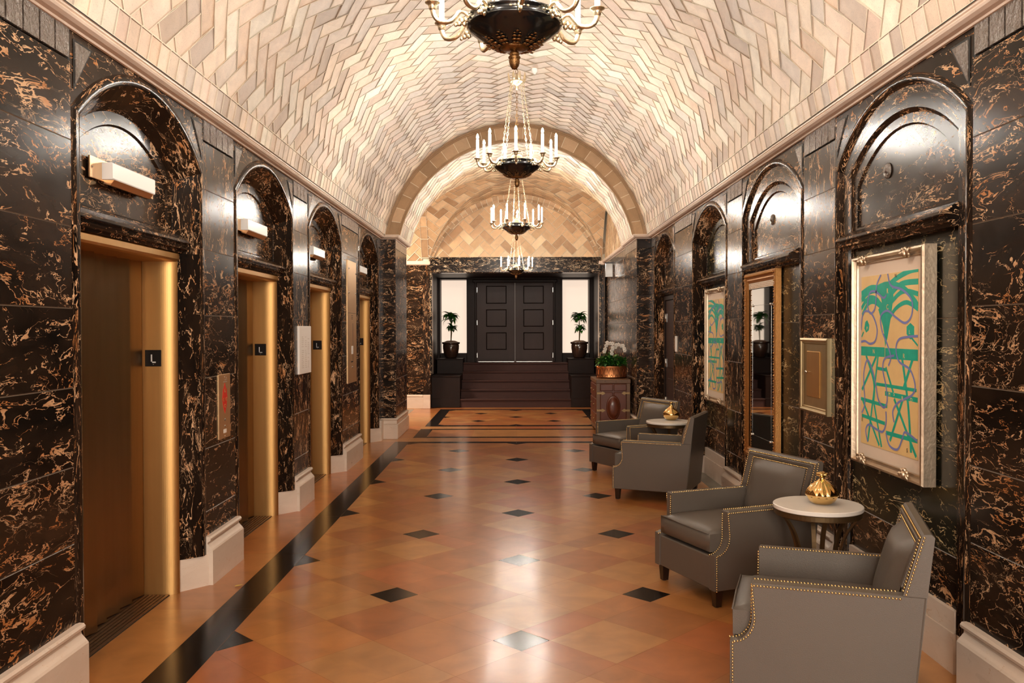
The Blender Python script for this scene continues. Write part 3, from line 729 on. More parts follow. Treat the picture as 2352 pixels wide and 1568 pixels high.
def diamonds(x0, x1, y0, y1, cx, cy, a, sq):
    c = math.sqrt(.5); L = a / c; N = int(max(x1 - x0, y1 - y0) / L) + 3; h = sq / 2
    T = lambda p, q: ((p - q) * c + cx, (p + q) * c + cy)
    def put(p0, p1, q0, q1, mat):
        poly = [T(p0, q0), T(p1, q0), T(p1, q1), T(p0, q1)]
        for e in ((-1, 0, -x0), (1, 0, x1), (0, -1, -y0), (0, 1, y1)): poly = clip(poly, *e)
        fpoly(poly, mat)
    for i in range(-N, N + 1):
        for j in range(-N, N + 1):
            P, Q = i * L, j * L
            m = T(P, Q)
            if not (x0 - 2 * L < m[0] < x1 + 2 * L and y0 - 2 * L < m[1] < y1 + 2 * L): continue
            put(P - h, P + h, Q - h, Q + h, 1)
            mid = L / 2
            put(P + h, P + mid, Q - h, Q + h, 0); put(P + mid, P + L - h, Q - h, Q + h, 0)
            put(P - h, P + h, Q + h, Q + mid, 0); put(P - h, P + h, Q + mid, Q + L - h, 0)
            for (a0_, a1_) in ((h, mid), (mid, L - h)):
                for (b0_, b1_) in ((h, mid), (mid, L - h)): put(P + a0_, P + a1_, Q + b0_, Q + b1_, 0)
XB = 2 * A
diamonds(-XB, XB, -5, Y0 + 10 * A, 0, Y0, A, .215)
YE = Y0 + 10 * A      # 12.364
for s in (-1, 1):
    ny = 14
    for j in range(ny):
        ya, yb = -5 + (YE + .17 + 5) * j / ny, -5 + (YE + .17 + 5) * (j + 1) / ny
        fpoly(rect(*sorted((s * XB, s * 1.785)), ya, yb), 1)
    frect(*sorted((s * 1.785, s * 2.42)), -5, YE + .17, 0, 1, 14)
frect(-XB, XB, YE, YE + .17, 1, 4, 1)
frect(-2.42, 2.42, YE + .17, 12.975, 0, 6, 1)
frect(-1.38, 1.38, 12.975, 13.105, 1, 3, 1); frect(-1.38, 1.38, 13.105, 14.02, 0, 4, 1); frect(-1.38, 1.38, 14.02, 14.145, 1, 3, 1)
for s in (-1, 1):
    frect(*sorted((s * 1.38, s * 1.58)), 12.975, 14.145, 1, 1, 2)
    frect(*sorted((s * 1.58, s * 2.42)), 12.975, 14.145, 0, 1, 1)
frect(-2.42, 2.42, 14.145, 14.50, 0, 6, 1)
frect(-1.555, 1.555, 14.50, 14.69, 1, 4, 1)
B2 = 1.35
for s in (-1, 1): frect(*sorted((s * B2, s * 1.555)), 14.69, 17.63, 1, 1, 4)
frect(-B2, B2, 17.44, 17.63, 1, 4, 1)
diamonds(-B2, B2, 14.69, 17.44, 0, 16.04, .6825, .20)
frect(-4.6, -2.42, 14.2, 14.50, 0, 2, 1)
frect(-2.1, -1.555, 14.50, 17.63, 0, 1, 4); frect(1.555, 2.42, 14.50, 17.63, 0, 1, 4)
frect(-2.32, -2.1, 14.5, 17.63, 3, 1, 3); frect(-4.6, -2.32, 14.5, 17.63, 0, 3, 3)
frect(-4.6, 2.42, 17.63, 18.05, 0, 8, 1)
fl.face([(-5, -5.2, -.0012), (3, -5.2, -.0012), (3, 20.2, -.0012), (-5, 20.2, -.0012)], 2)
for c in (BAYS[2], BAYS[3]): fl.face([(1.995, c - .8, .0006), (2.2, c - .8, .0006), (2.2, c + .8, .0006), (1.995, c + .8, .0006)], 3, tint=(1, 1, .99))
struct(fl.build('floor', weld=False))

# ------------------------------------------------------------------ elevators
def elevator(c, first, where):
    t = thing('elevator', where, 'elevator', (0, c, 0), 0, 'elevators along the left marble wall')
    H = .62
    for k, (a, b, xo) in enumerate(((-H, -.06, -2.345), (-.06, H - .035, -2.372))):
        m = MB(BRONZE); n = 4
        for i in range(n):
            y0, y1 = a + (b - a) * i / n, a + (b - a) * (i + 1) / n
            pr = [(xo - .02, y0), (xo, y0), (xo + .002, y0 + .003), (xo + .022, (y0 + y1) / 2), (xo + .040, y1 - .014), (xo + .001, y1), (xo - .02, y1)]
            m.prism(pr, 'z', .012, 2.09, BRONZE)
        o = m.build('door_panel', t)
    for s in (-1, 1):   # jamb with a rounded nose
        m = MB(BRASS)
        pr = [(-2.38, s * (H - .025)), (-2.235, s * (H - .025))]
        for i in range(1, 15):
            a = PI / 2 * i / 14; pr.append((-2.235 + .10 * math.sin(a), s * (H - .025 + .045 * (1 - math.cos(a)))))
        pr += [(-2.14, s * (H + .03)), (-2.165, s * (H + .03)), (-2.38, s * (H + .03))]
        m.prism(pr, 'z', 0, 2.075, BRASS)
        m.build('door_jamb', t)
    m = MB(BRASS)
    pr = [(-2.38, 2.075), (-2.20, 2.075), (-2.16, 2.074), (-2.138, 2.080), (-2.128, 2.092), (-2.128, 2.124), (-2.135, 2.134), (-2.38, 2.134)]
    m.prism(pr, 'y', -H - .03, H + .03, BRASS); m.build('door_header', t)
    m = MB(SILL)
    for i in range(7):
        x0 = -2.355 + i * .0255; m.box(x0, x0 + .019, -H + .02, H - .03, -.002, .006, SILL)
    m.box(-2.36, -2.178, -H + .02, H - .03, -.003, .001, DARK); m.build('threshold', t)
    m = MB(BLKP); m.cbox(-2.322, -2.222, H - .029, H - .0245, 1.425, 1.527, .0015, BLKP)
    sg = m.build('floor_sign', t); sg['label'] = 'black square floor sign'
    L = MB(WHITE); x0, z0 = -2.285, 1.447
    L.box(x0, x0 + .008, H - .0305, H - .0288, z0, z0 + .052, WHITE); L.box(x0, x0 + .030, H - .0305, H - .0288, z0, z0 + .008, WHITE)
    L.box(x0 + .012, x0 + .018, H - .0305, H - .0288, z0 - .010, z0 - .008, INK)
    L.build('letter_l', sg)
    m = MB(DARK); m.face([(-2.40, -H - .05, 0), (-2.40, H + .05, 0), (-2.40, H + .05, 2.2), (-2.40, -H - .05, 2.2)], DARK)
    m.build('shaft_lining', t)
    return t
for c, lb_ in zip(BAYS, ('nearest brass elevator doorway with fluted bronze doors and black L sign',
                       'second brass elevator doorway from the camera, between call plate and white notice',
                       'third brass elevator doorway, just past the white framed notice',
                       'farthest brass elevator doorway, beside the stepped marble pier')): elevator(c, 0, lb_)
# lanterns above
def lantern(c, lab):
    t = thing('wall_lamp', lab, 'lamp', (-2.165, c - .03, 2.475), 0, 'white lanterns above the elevators')
    m = MB(COPPL); m.cbox(-.004, .006, -.375, .375, -.055, .055, .002, COPPL)
    for y in (-.355, .355): m.blob((.008, y, 0), .005, STEEL)
    m.build('back_plate', t)
    m = MB(OPAL)
    pr = [(.02, -.045), (.058, -.045), (.062, -.040), (.062, .036), (.057, .041), (.006, .041), (.006, -.045)]
    m.prism(pr, 'y', -.25, .27, OPAL); m.build('shade', t)
    m = MB(COPPL); m.prism([(.004, -.046), (.060, -.046), (.040, -.074), (.004, -.066)], 'y', -.23, .25, COPPL); m.build('lamp_base', t)
for c, l in zip(BAYS, ('white lantern on a brass plate above the nearest elevator', 'white lantern above the second elevator', 'white lantern above the third elevator', 'white lantern above the farthest elevator')): lantern(c, l)

# call plate, directory plate, notice
t = thing('call_plate', 'brass call plate with red fire diamond between first two elevators', 'panel', (-XW, 5.865, 1.127))
m = MB(BRASS); m.cbox(-.004, .008, -.115, .115, -.22, .22, .002, SATIN); m.build('plate', t)
m = MB(RED); N = [(.0, .105), (.02, .07), (.035, .06), (.045, .02), (.052, 0), (.045, -.02), (.03, -.06), (.015, -.085), (0, -.105)]
pts = [(a, z) for a, z in N] + [(-a, z) for a, z in N[::-1][1:-1]]
m.prism([(y, z + .055) for y, z in pts], 'x', .008, .0095, RED); d = m.build('red_emblem', t)
for y, z in ((0, .105), (-.027, .045), (.027, .045), (0, .0)):
    m = MB(BRASS)
    R = Matrix.Translation((.0095, y, z)) @ Matrix.Rotation(PI / 2, 4, 'Y')
    m.lathe([(.013, 0), (.013, .001), (.009, .001), (.009, 0)], BRASS, R, 14); m.build('emblem_ring', d)
for z in (-.095, -.14):
    m = MB(STEEL); m.lathe([(.0, .004), (.008, .0035), (.010, 0)], STEEL, Matrix.Translation((.008, 0, z)) @ Matrix.Rotation(PI / 2, 4, 'Y'), 12); m.build('call_button', t)
m = MB(PAPER); m.box(.008, .009, -.03, .03, -.185, -.158, PAPER)
m.build('label_plate', t)
m = MB(INK)
for y0, y1, z in ((-.03, .045, .165), (.0, .04, .178), (.03, .04, .19)): m.box(.008, .0088, y0, y1, z, z + .004, INK)
m.build('engraving', t)
for z in (.2, -.205): m = MB(STEEL); m.blob((.008, 0, z), .004, STEEL); m.build('screw', t)

t = thing('framed_notice', 'white framed notice of faint columns on second left pilaster', 'notice', (-XW, 8.10, 1.46))
m = MB(PAPER); m.cbox(-.004, .02, -.225, .225, -.225, .225, .004, PAPER); m.build('notice_board', t)
m = MB(INK)
for i in range(17):
    for a, b in ((-.14, -.06), (-.01, .05), (.09, .15)):
        if rnd.random() < .85: m.box(.02, .0205, a, a + (b - a) * rnd.uniform(.6, 1), .12 - i * .018, .124 - i * .018, INK)
m.build('printed_lines', t)

t = thing('indicator_panel', 'tall brass elevator panel with slot and buttons on wide third pilaster', 'panel', (-XW, 10.50, 1.75))
m = MB(BRASS); m.cbox(-.004, .010, -.28, .28, -.75, .74, .003, SATIN); m.build('plate', t)
m = MB(DARK); m.box(.010, .0108, .03, .045, -.48, -.02, DARK); m.box(.010, .0108, -.09, .045, -.50, -.485, DARK); m.box(.010, .0105, -.26, .26, .10, .104, DARK)
for z in (.03, .05, .07): m.box(.010, .0108, -.06, .04, z, z + .006, DARK)
m.build('slot', t)
m = MB(PAPER); m.cbox(.010, .016, -.06, .03, -.40, -.30, .002, PAPER); m.build('push_plate', t)
for y, z in ((-.22, .35), (.22, .35), (-.22, .64), (.22, .60), (-.02, -.56)): m = MB(STEEL); m.blob((.010, y, z), .012, STEEL); m.build('screw', t)

# ------------------------------------------------------------------ right wall furniture
t = thing('mail_cabinet', 'brass wall cabinet door with silver knob between painting and mirror', 'cabinet', (XW, 5.83, 1.33))
m = MB(HINGE)
BRD = pbr('dull_brass', (.52, .42, .24), .38, .9, var=.15, vscale=12)
def frame_ring(mb, hy, hz, wd, prof, mat, sx=-1):
    """mitred frame in the y/z plane; prof: list of (inset, depth)"""
    for (i0, d0), (i1, d1) in zip(prof[:-1], prof[1:]):
        o = [(hy - i0, hz - i0), (-(hy - i0), hz - i0), (-(hy - i0), -(hz - i0)), (hy - i0, -(hz - i0))]
        n_ = [(hy - i1, hz - i1), (-(hy - i1), hz - i1), (-(hy - i1), -(hz - i1)), (hy - i1, -(hz - i1))]
        for k in range(4):
            j = (k + 1) % 4
            mb.face([(sx * d0, *o[k]), (sx * d0, *o[j]), (sx * d1, *n_[j]), (sx * d1, *n_[k])], mat)
m = MB(BRD); frame_ring(m, .265, .255, 0, [(0, 0), (0, .028), (.012, .034), (.022, .030), (.026, .022), (.034, .022), (.04, .014)], BRD); m.build('cabinet_frame', t)
m = MB(BRD); m.cbox(-.014, -.004, -.226, .226, -.216, .216, .002, BRD); m.build('face_plate', t)
m = MB(BRASS); m.cbox(-.022, -.012, -.10, .15, -.15, .165, .004, BRASS); dd = m.build('cabinet_door', t)
m = MB(STEEL); m.blob((-.032, .125, .02), .011, STEEL); m.tube([(-.02, .125, .02), (-.03, .125, .02)], .005, STEEL); m.build('knob', dd)

# paintings: strokes in fractions of the paper (u from far edge towards the camera, v down)
STR = [
 # teal: polylines (width, points)
 ('t', .030, [(0, .10), (.18, .07), (.38, .075), (.55, .06), (.8, .10), (1, .20)]), ('t', .030, [(0, .14), (.12, .10), (.3, .09), (.5, .13)]),
 ('t', .030, [(.40, .10), (.62, .04), (.85, .005), (1, .0)]), ('t', .030, [(.5, .14), (.72, .07), (1, .065)]), ('t', .026, [(.52, .18), (.75, .11), (1, .13)]),
 ('t', .026, [(.0, .19), (.14, .13), (.3, .14), (.42, .20)]), ('t', .024, [(.5, .27), (.64, .20), (.82, .17), (1, .21)]), ('t', .024, [(.42, .2), (.25, .155), (.12, .17), (.02, .23)]),
 ('t', .026, [(0, .12), (.12, .15), (.3, .15), (.4, .18)]), ('t', .022, [(.55, .06), (.8, .10), (.95, .16), (1, .19)]),
 ('t', .034, [(0, .435), (.45, .435)]), ('t', .034, [(.46, .455), (1, .455)]), ('t', .034, [(0, .452), (.45, .452)]), ('t', .034, [(.46, .438), (1, .438)]), ('t', .02, [(0, .462), (.45, .462)]), ('t', .02, [(.46, .47), (1, .47)]),
 ('t', .020, [(.02, .68), (.3, .47)]), ('t', .020, [(.10, .47), (.25, .62), (.25, .74)]), ('t', .018, [(.33, .47), (.24, .72), (.14, .98)]), ('t', .018, [(.02, .73), (.18, .85), (.36, .985)]),
 ('t', .018, [(.24, .72), (.4, .99)]), ('t', .020, [(0, .735), (.5, .75)]), ('t', .020, [(.02, .835), (.46, .85)]), ('t', .018, [(.32, .54), (.48, .545)]), ('t', .018, [(.47, .53), (.62, .68)]),
 ('t', .018, [(.3, .632), (.98, .635)]), ('t', .026, [(.46, .678), (1, .685)]), ('t', .022, [(.75, .47), (.85, .72), (.9, .97)]), ('t', .022, [(.92, .47), (.78, .63)]), ('t', .020, [(.62, .7), (.98, .985)]),
 ('t', .020, [(.76, .7), (.55, .94)]), ('t', .022, [(.48, .90), (1, .90)]), ('t', .012, [(.05, .33), (.01, .36)]), ('t', .012, [(.9, .36), (1, .4)]),
 # blue
 ('b', .013, [(.38, 0), (.30, .06), (.29, .14), (.26, .20), (.18, .22), (.13, .17), (.17, .10), (.28, .095), (.42, .135), (.48, .12)]),
 ('b', .013, [(.5, 0), (.56, .07), (.75, .10), (.9, .16), (.9, .24), (.80, .28), (.65, .25), (.5, .21), (.38, .24), (.40, .32), (.5, .40), (.56, .47), (.52, .52)]),
 ('b', .013, [(.0, .32), (.03, .23), (.1, .205), (.22, .23), (.31, .31), (.28, .38), (.18, .40), (.08, .385), (0, .39)]),
 ('b', .013, [(1, .35), (.85, .355), (.7, .37), (.65, .42), (.70, .49), (.88, .53), (.96, .61), (.92, .66), (.8, .69), (.68, .72), (.60, .77), (.62, .83)]),
 ('b', .013, [(.62, .46), (.46, .48), (.42, .54), (.48, .64), (.50, .72), (.44, .76), (.34, .72), (.28, .62), (.2, .53), (.12, .50), (.06, .57), (.06, .66), (.08, .76), (.02, .82)]),
 ('b', .013, [(.14, .985), (.10, .92), (.16, .88), (.3, .895), (.42, .90), (.48, .85), (.48, .78)]), ('b', .013, [(.48, .90), (.54, .965), (.68, .975), (.76, .91), (.80, .87), (.9, .88), (1, .90)]),
]
POLY = [[(.33, .055), (.44, .045), (.57, .045), (.60, .13), (.56, .24), (.50, .36), (.46, .415), (.42, .30), (.33, .20), (.40, .17)],
        [(.08, .27), (.12, .26), (.16, .29), (.15, .32), (.10, .335), (.06, .31)], [(.82, .30), (.88, .28), (.94, .30), (.94, .35), (.88, .37), (.82, .34)]]
def smooth_line(p, n=8):
    if len(p) < 3: return p
    out = []
    for i in range(len(p) - 1):
        p0, p1, p2, p3 = p[max(i - 1, 0)], p[i], p[i + 1], p[min(i + 2, len(p) - 1)]
        for k in range(n):
            t = k / n; out.append(tuple(.5 * (2 * p1[d] + (p2[d] - p0[d]) * t + (2 * p0[d] - 5 * p1[d] + 4 * p2[d] - p3[d]) * t * t + (3 * p1[d] - p0[d] - 3 * p2[d] + p3[d]) * t ** 3) for d in (0, 1)))
    return out + [p[-1]]
def painting(yc, zc, X, lab, flip, W=.90, Hh=1.215):
    t = thing('framed_painting', lab, 'painting', (X, yc, zc))
    hy, hz = W / 2, Hh / 2
    m = MB(SILV); frame_ring(m, hy, hz, 0, [(0, 0), (0, .062), (.006, .072), (.016, .074), (.021, .062), (.027, .050), (.038, .048), (.042, .054), (.046, .054), (.049, .040)], SILV)
    fr = m.build('picture_frame', t)
    for sy in (-.62, .58):
        for sz in (-1, 1):
            m = MB(SILV); c0 = Vector((-.078, hy * sy, sz * (hz - .035)))
            for q in range(7):
                a = q / 6 * PI * 1.6; r = .030 - q * .003
                m.blob((c0.x - .010 + .004 * q, c0.y + r * math.cos(a), c0.z + r * math.sin(a)), .014 - .0007 * q, SILV, 8, 6)
            m.blob(tuple(c0 + Vector((-.008, 0, 0))), .017, SILV, 10, 8, sc=(1, 1, 1.2))
            for q in (-1, 0, 1): m.tube([tuple(c0 + Vector((0, .01 * q, -sz * .01))), tuple(c0 + Vector((-.004, .022 * q, sz * .012))), tuple(c0 + Vector((.004, .034 * q, sz * .030)))], [.008, .010, .003], SILV, 6)
            m.build('corner_ornament', fr)
    m = MB(MAT_); m.box(-.044, -.036, -hy + .045, hy - .045, -hz + .045, hz - .045, MAT_); m.build('mat_board', t)
    aw, ah = (W - .19), (Hh - .24)
    m = MB(ORNG); m.box(-.047, -.044, -aw / 2, aw / 2, -ah / 2, ah / 2, ORNG); art = m.build('artwork', t)
    T = MB(TEAL); Bm = MB(BLUE)
    f = lambda u, v, h: (-.047 - h, (aw / 2 - u * aw) * (-1 if flip else 1), ah / 2 - v * ah)
    for si, (k, wd, pts) in enumerate(STR):
        pts = smooth_line([(a * aw, b * ah) for a, b in pts]); mb = T if k == 't' else Bm; h = (.0006 if k == 't' else .0011) + si * 1e-5
        for i in range(len(pts) - 1):
            d = Vector((pts[i + 1][0] - pts[i][0], pts[i + 1][1] - pts[i][1]))
            if d.length < 1e-6: continue
            d.normalize(); nx, ny = -d.y * wd * .5, d.x * wd * .5
            dn = Vector((pts[min(i + 2, len(pts) - 1)][0] - pts[i + 1][0], pts[min(i + 2, len(pts) - 1)][1] - pts[i + 1][1]))
            if dn.length < 1e-6: dn = d
            dn.normalize(); mx, my = -dn.y * wd * .5, dn.x * wd * .5
            q = [(pts[i][0] + nx, pts[i][1] + ny), (pts[i][0] - nx, pts[i][1] - ny), (pts[i + 1][0] - mx, pts[i + 1][1] - my), (pts[i + 1][0] + mx, pts[i + 1][1] + my)]
            cl = [(min(max(a, 0), aw), min(max(b, 0), ah)) for a, b in q]
            mb.face([f(a / aw, b / ah, h) for a, b in cl], 0)
    for p in POLY: T.face([f(a, b, .0004) for a, b in p], 0)
    T.build('teal_strokes', art); Bm.build('blue_strokes', art)
    R = Matrix(((0, 0, -1), (-1, 0, 0), (0, 1, 0))).to_4x4()
    for s_, u, v, sz in (('P', .12, .31, .03), ('L', .87, .33, .03), ('N', .25, .445, .035), ('R', .78, .46, .035), ('R', .5, .1, .04), ('C', .5, .19, .04), ('A', .43, .33, .03), ('M', .54, .68, .03), ('S', .62, .675, .03), ('R', .76, .69, .03), ('O', .90, .69, .03), ('N', .64, .02, .03), ('5', .84, .965, .03), ('E', .03, .86, .03)):
        p = f(u, v, .0016); Mt = Matrix.Translation(p) @ R; text(s_, sz, ORNG if (.05 < v < .9 and s_ not in 'E5' and u > .1 and not (s_ == 'N' and v < .1)) else TMET, art, Mt, 'painted_letter', .0003)
    return t
painting(4.70, 1.465, 2.068, 'large framed abstract painting, teal and violet on orange, nearest the camera', False)
painting(9.05, 1.475, 2.155, 'farther framed teal and orange painting in the niche past the mirror', True)

# mirror
t = thing('wall_mirror', 'tall gilt mirror with beaded frame hanging in the second right niche', 'mirror', (2.072, 7.18, 1.33))
m = MB(MFRM); frame_ring(m, .45, .80, 0, [(0, 0), (0, .045), (.01, .052), (.03, .050), (.04, .044), (.05, .040), (.06, .042), (.075, .032), (.085, .028)], MFRM)
for s in (-1, 1):
    for i in range(70):
        z = -.76 + i * .0222; m.blob((-.050, s * .405, z), .004, MFRM, 6, 4)
        if i % 2 == 0: m.blob((-.054, s * .43, z), .006, MFRM, 6, 4, sc=(1, 1, 1.6))
for i in range(30): m.blob((-.056, -.40 + i * .0276, .775), .011, MFRM, 6, 4)
m.build('mirror_frame', t)
m = MB(MIRR); m.face([(-.024, -.37, -.72), (-.024, .37, -.72), (-.024, .37, .66), (-.024, -.37, .66)], MIRR); m.build('mirror_glass', t)
m = MB(PALE); m.box(-.030, -.02, -.37, .37, .665, .715, PALE)
for i in range(24):
    for j in range(3): m.box(-.0315, -.03, -.355 + i * .03 + (j % 2) * .015, -.343 + i * .03 + (j % 2) * .015, .672 + j * .014, .680 + j * .014, MFRM)
m.build('frieze_strip', t)
for y in (-.27, .27):
    for z in (-.60, .52): m = MB(STEEL); m.blob((-.030, y, z), .011, STEEL); m.build('glass_rosette', t)
m = MB(STEEL)
for y in (-.27, .27): m.box(-.0248, -.0242, y - .001, y + .001, -.6, .52, STEEL)
for z in (-.6, .52): m.box(-.0248, -.0242, -.27, .27, z - .001, z + .001, STEEL)
m.build('engraved_line', t)

for c, lab in ((4.86, 'carved oval rosette in the lunette above the large painting'), (7.02, 'carved oval rosette in the lunette above the gilt mirror')):
    m = MB(CARV); T = Matrix.Translation((2.088, c, 2.545)) @ Matrix.Rotation(-PI / 2, 4, 'Y')
    m.lathe([(.0, .020), (.012, .018), (.018, .008), (.030, .012), (.040, .008), (.045, 0)], CARV, T, 20); o = tag(m.build('rosette'), lab, 'ornament')

# steel door in the last right niche
t = thing('side_door', 'narrow black side door with pale hinges in the last right niche', 'door', (2.17, 11.80, 0))
m = MB(DWOO2); frame = [(-.64, -.56), (.56, .64)]
for a, b in frame: m.cbox(-.02, .03, a, b, 0, 2.14, .004, DWOO2)
m.cbox(-.02, .03, -.56, .56, 2.06, 2.14, .004, DWOO2); m.build('door_frame', t)
m = MB(DWOOD); m.cbox(.0, .03, -.555, .555, .01, 2.055, .003, DWOOD)
for z0, z1 in ((.25, .95), (1.1, 1.9)): m.cbox(-.008, .001, -.4, .4, z0, z1, .006, DWOOD)
dl = m.build('door_leaf', t)
for z in (.55, 1.1, 1.75):
    m = MB(STEEL); m.box(-.006, .002, .50, .57, z, z + .12, STEEL); m.tube([(-.01, .558, z), (-.01, .558, z + .12)], .007, STEEL); m.build('hinge', dl)
m = MB(BRASS); m.blob((-.05, -.47, 1.0), .028, BRASS); m.tube([(0, -.47, 1), (-.05, -.47, 1)], .009, BRASS); m.build('knob', dl)
t = MB(PAPER); t.cbox(XW - .010, XW, 10.82, 10.93, 1.36, 1.56, .004, PAPER); tag(t.build('switch_plate'), 'white blank switch plate on the marble beside the black side door', 'switch plate')
# small box sign on the far right wall
t = thing('wall_sign', 'small glass box sign high on right wall beyond the pier', 'sign', (1.86, 16.2, 2.77))
m = MB(GLASS); m.cbox(-.16, -.02, -.02, .02, -.13, .13, .004, GLASS); m.build('sign_box', t)
m = MB(BLKP); m.box(-.17, 0, -.03, .03, .12, .15, BLKP); m.build('bracket', t)

# ------------------------------------------------------------------ stair and doors at the end
def prism_run(): pass
st = thing('staircase', 'five dark carpeted steps rising to the double doors', 'stairs', (0, 18.0, 0))
for i in range(5):
    m = MB(CARPT); z = .18 * (i + 1); y0 = .28 * i
    m.prism([(y0 + .02, z - .18), (y0 + .02, z - .035), (y0, z - .03), (y0 - .004, z - .012), (y0 + .008, z), (y0 + .30 if i < 4 else 2.05, z), (y0 + .30 if i < 4 else 2.05, z - .18)], 'x', -1.17, 1.17, CARPT)
    m.build('step', st)
for s, nm in ((-1, 'left'), (1, 'right')):
    t = thing('stair_pedestal', f'black stepped wooden pedestal {nm} of the steps carrying a potted plant', 'pedestal', (s * 1.475, 18.0, 0))
    m = MB(DWOO2); m.cbox(-.3, .3, 0, 1.1, 0, .645, .004, DWOO2); m.cbox(-.305, .305, -.015, 1.1, .645, .668, .006, DWOO2)
    m.cbox(-.305, .305, -.012, .3, 0, .19, .008, DWOO2); m.build('lower_block', t)
    m = MB(DWOO2); m.cbox(-.28 if s < 0 else -.3, .3 if s < 0 else .28, 1.06, 2.05, .60, .975, .004, DWOO2); m.cbox(-.3, .3, 1.04, 2.05, .975, .998, .006, DWOO2); m.build('upper_block', t)
dw = MB(DWOO2)
YD = 19.62
dw.box(-1.78, 1.78, 20.02, 20.06, .9, 2.84, PLAST)
for a, b in ((-1.80, -1.73), (-1.12, -.90), (.88, 1.08), (1.70, 1.80)): dw.cbox(a, b, YD - .02, 20.03, .88, 2.84, .01, DWOO2)
for a, b in ((-1.8, -.9), (.88, 1.8)):
    dw.cbox(a, b, YD + .1, 20.03, .88, 1.10, .008, DWOO2)
dw.cbox(-1.8, 1.8, YD - .06, 20.03, 2.80, 2.86, .008, DWOO2)
dw.cbox(-.98, .96, YD - .05, YD + .05, 2.72, 2.80, .012, DWOO2)
for a, b in ((-.935, -.885), (.865, .915)): dw.cbox(a, b, YD - .05, YD + .02, .9, 2.74, .01, DWOO2)
struct(dw.build('trim_6'))
for k, (a, b) in enumerate(((-.885, -.011), (-.009, .865))):
    m = MB(DWOOD); y = YD
    pc, pw = (a + b) / 2 + (.01 if k == 0 else -.01), .235
    rows = [(1.18, 1.58), (1.71, 2.11), (2.24, 2.65)]
    xs = [a, pc - pw, pc + pw, b]; zz = [.915] + [q for r in rows for q in r] + [2.73]
    for i in range(3):
        for j in range(len(zz) - 1):
            if i == 1 and j % 2 == 1: continue
            m.face([(xs[i], y, zz[j]), (xs[i + 1], y, zz[j]), (xs[i + 1], y, zz[j + 1]), (xs[i], y, zz[j + 1])], DWOOD)
    m.box(a, b, y + .001 + .03, y + .05, .915, 2.73, DWOOD)
    for z0, z1 in rows:
        x0, x1 = pc - pw, pc + pw; c_ = .018
        o = [(x0, y, z0), (x1, y, z0), (x1, y, z1), (x0, y, z1)]; q = [(x0 + c_, y + .022, z0 + c_), (x1 - c_, y + .022, z0 + c_), (x1 - c_, y + .022, z1 - c_), (x0 + c_, y + .022, z1 - c_)]
        for r in range(4): m.face([o[r], o[(r + 1) % 4], q[(r + 1) % 4], q[r]], DWOO2)
        m.face(q, DWOO2)
        m.box(x0 + .022, x1 - .022, y + .006, y + .03, z0 + .022, z1 - .022, DWOOD)
    d = m.build(f'door_{k + 1}'); struct(d)
    for z in (1.0, 1.75, 2.5):
        m = MB(STEEL); x = a if k == 0 else b; m.box(x - .008, x + .008, y - .012, y + .001, z, z + .11, STEEL); m.build('hinge', d)
    m = MB(STEEL); m.box(a + .03, b - .02, y - .004, y + .01, .902, .912, STEEL); m.build('sweep', d)

# potted plants on the pedestals
def leafy(mb, base, az, L, wd, droop, mat, seg=5, up0=.5):
    d = Vector((math.cos(az), math.sin(az), 0)); sdv = Vector((-d.y, d.x, 0)); p = Vector(base); rows = []; el = up0
    for i in range(seg + 1):
        t = i / seg; wv = wd * math.sin(PI * (.08 + .92 * t) ** .8) if i < seg else .0005
        rows.append((p + sdv * wv, p + Vector((0, 0, -wv * .35)), p - sdv * wv))
        p = p + (d * math.cos(el) + Vector((0, 0, math.sin(el)))) * (L / seg); el -= droop / seg
    for i in range(seg):
        for k in (0, 1): mb.face([rows[i][k], rows[i][k + 1], rows[i + 1][k + 1], rows[i + 1][k]], mat, smooth=True)
def potted(x, y, z, lab, sd_):
    r = random.Random(sd_)
    t = thing('potted_plant', lab, 'plant', (x, y, z)); t.scale = (1.03, 1.03, 1.2)
    m = MB(POT); m.lathe([(0, .01), (.10, .01), (.115, .0), (.125, .02), (.16, .09), (.178, .18), (.180, .245), (.172, .255), (.178, .265), (.196, .27), (.2, .30), (.188, .305), (.17, .29), (.17, .24)], POT, None, 28); m.build('pot', t)
    m = MB(SOIL); m.lathe([(.172, .27), (.15, .31), (.09, .33), (0, .335)], SOIL, None, 16, mod=lambda a, zz: 1 + .05 * math.sin(5 * a)); m.build('moss', t)
    m = MB(STEM); m.tube([(0, 0, .3), (.005, 0, .55), (-.008, 0, .82)], [.013, .011, .008], STEM, 8); m.tube([(.0, 0, .3), (.02, .0, .48), (.02, 0, .60)], [.009, .007, .005], STEM, 6); m.build('stem', t)
    for (cx, cz, n, L) in ((-.008, .80, 44, .24), (.02, .60, 28, .17)):
        m = MB(LEAF2)
        for i in range(n):
            az = i * 2.4 + r.uniform(-.3, .3); leafy(m, (cx, 0, cz - r.uniform(0, .09)), az, L * r.uniform(.75, 1.1), .046, r.uniform(1.4, 2.7), LEAF2 if r.random() < .6 else LEAF, up0=r.uniform(.3, 1.2))
        m.build('leaf_crown', t)
potted(-1.47, 19.45, .998, 'two-tier leafy plant in brown glazed pot on the left pedestal', 3)
potted(1.455, 19.45, .998, 'two-tier leafy plant in brown glazed pot on the right pedestal', 8)

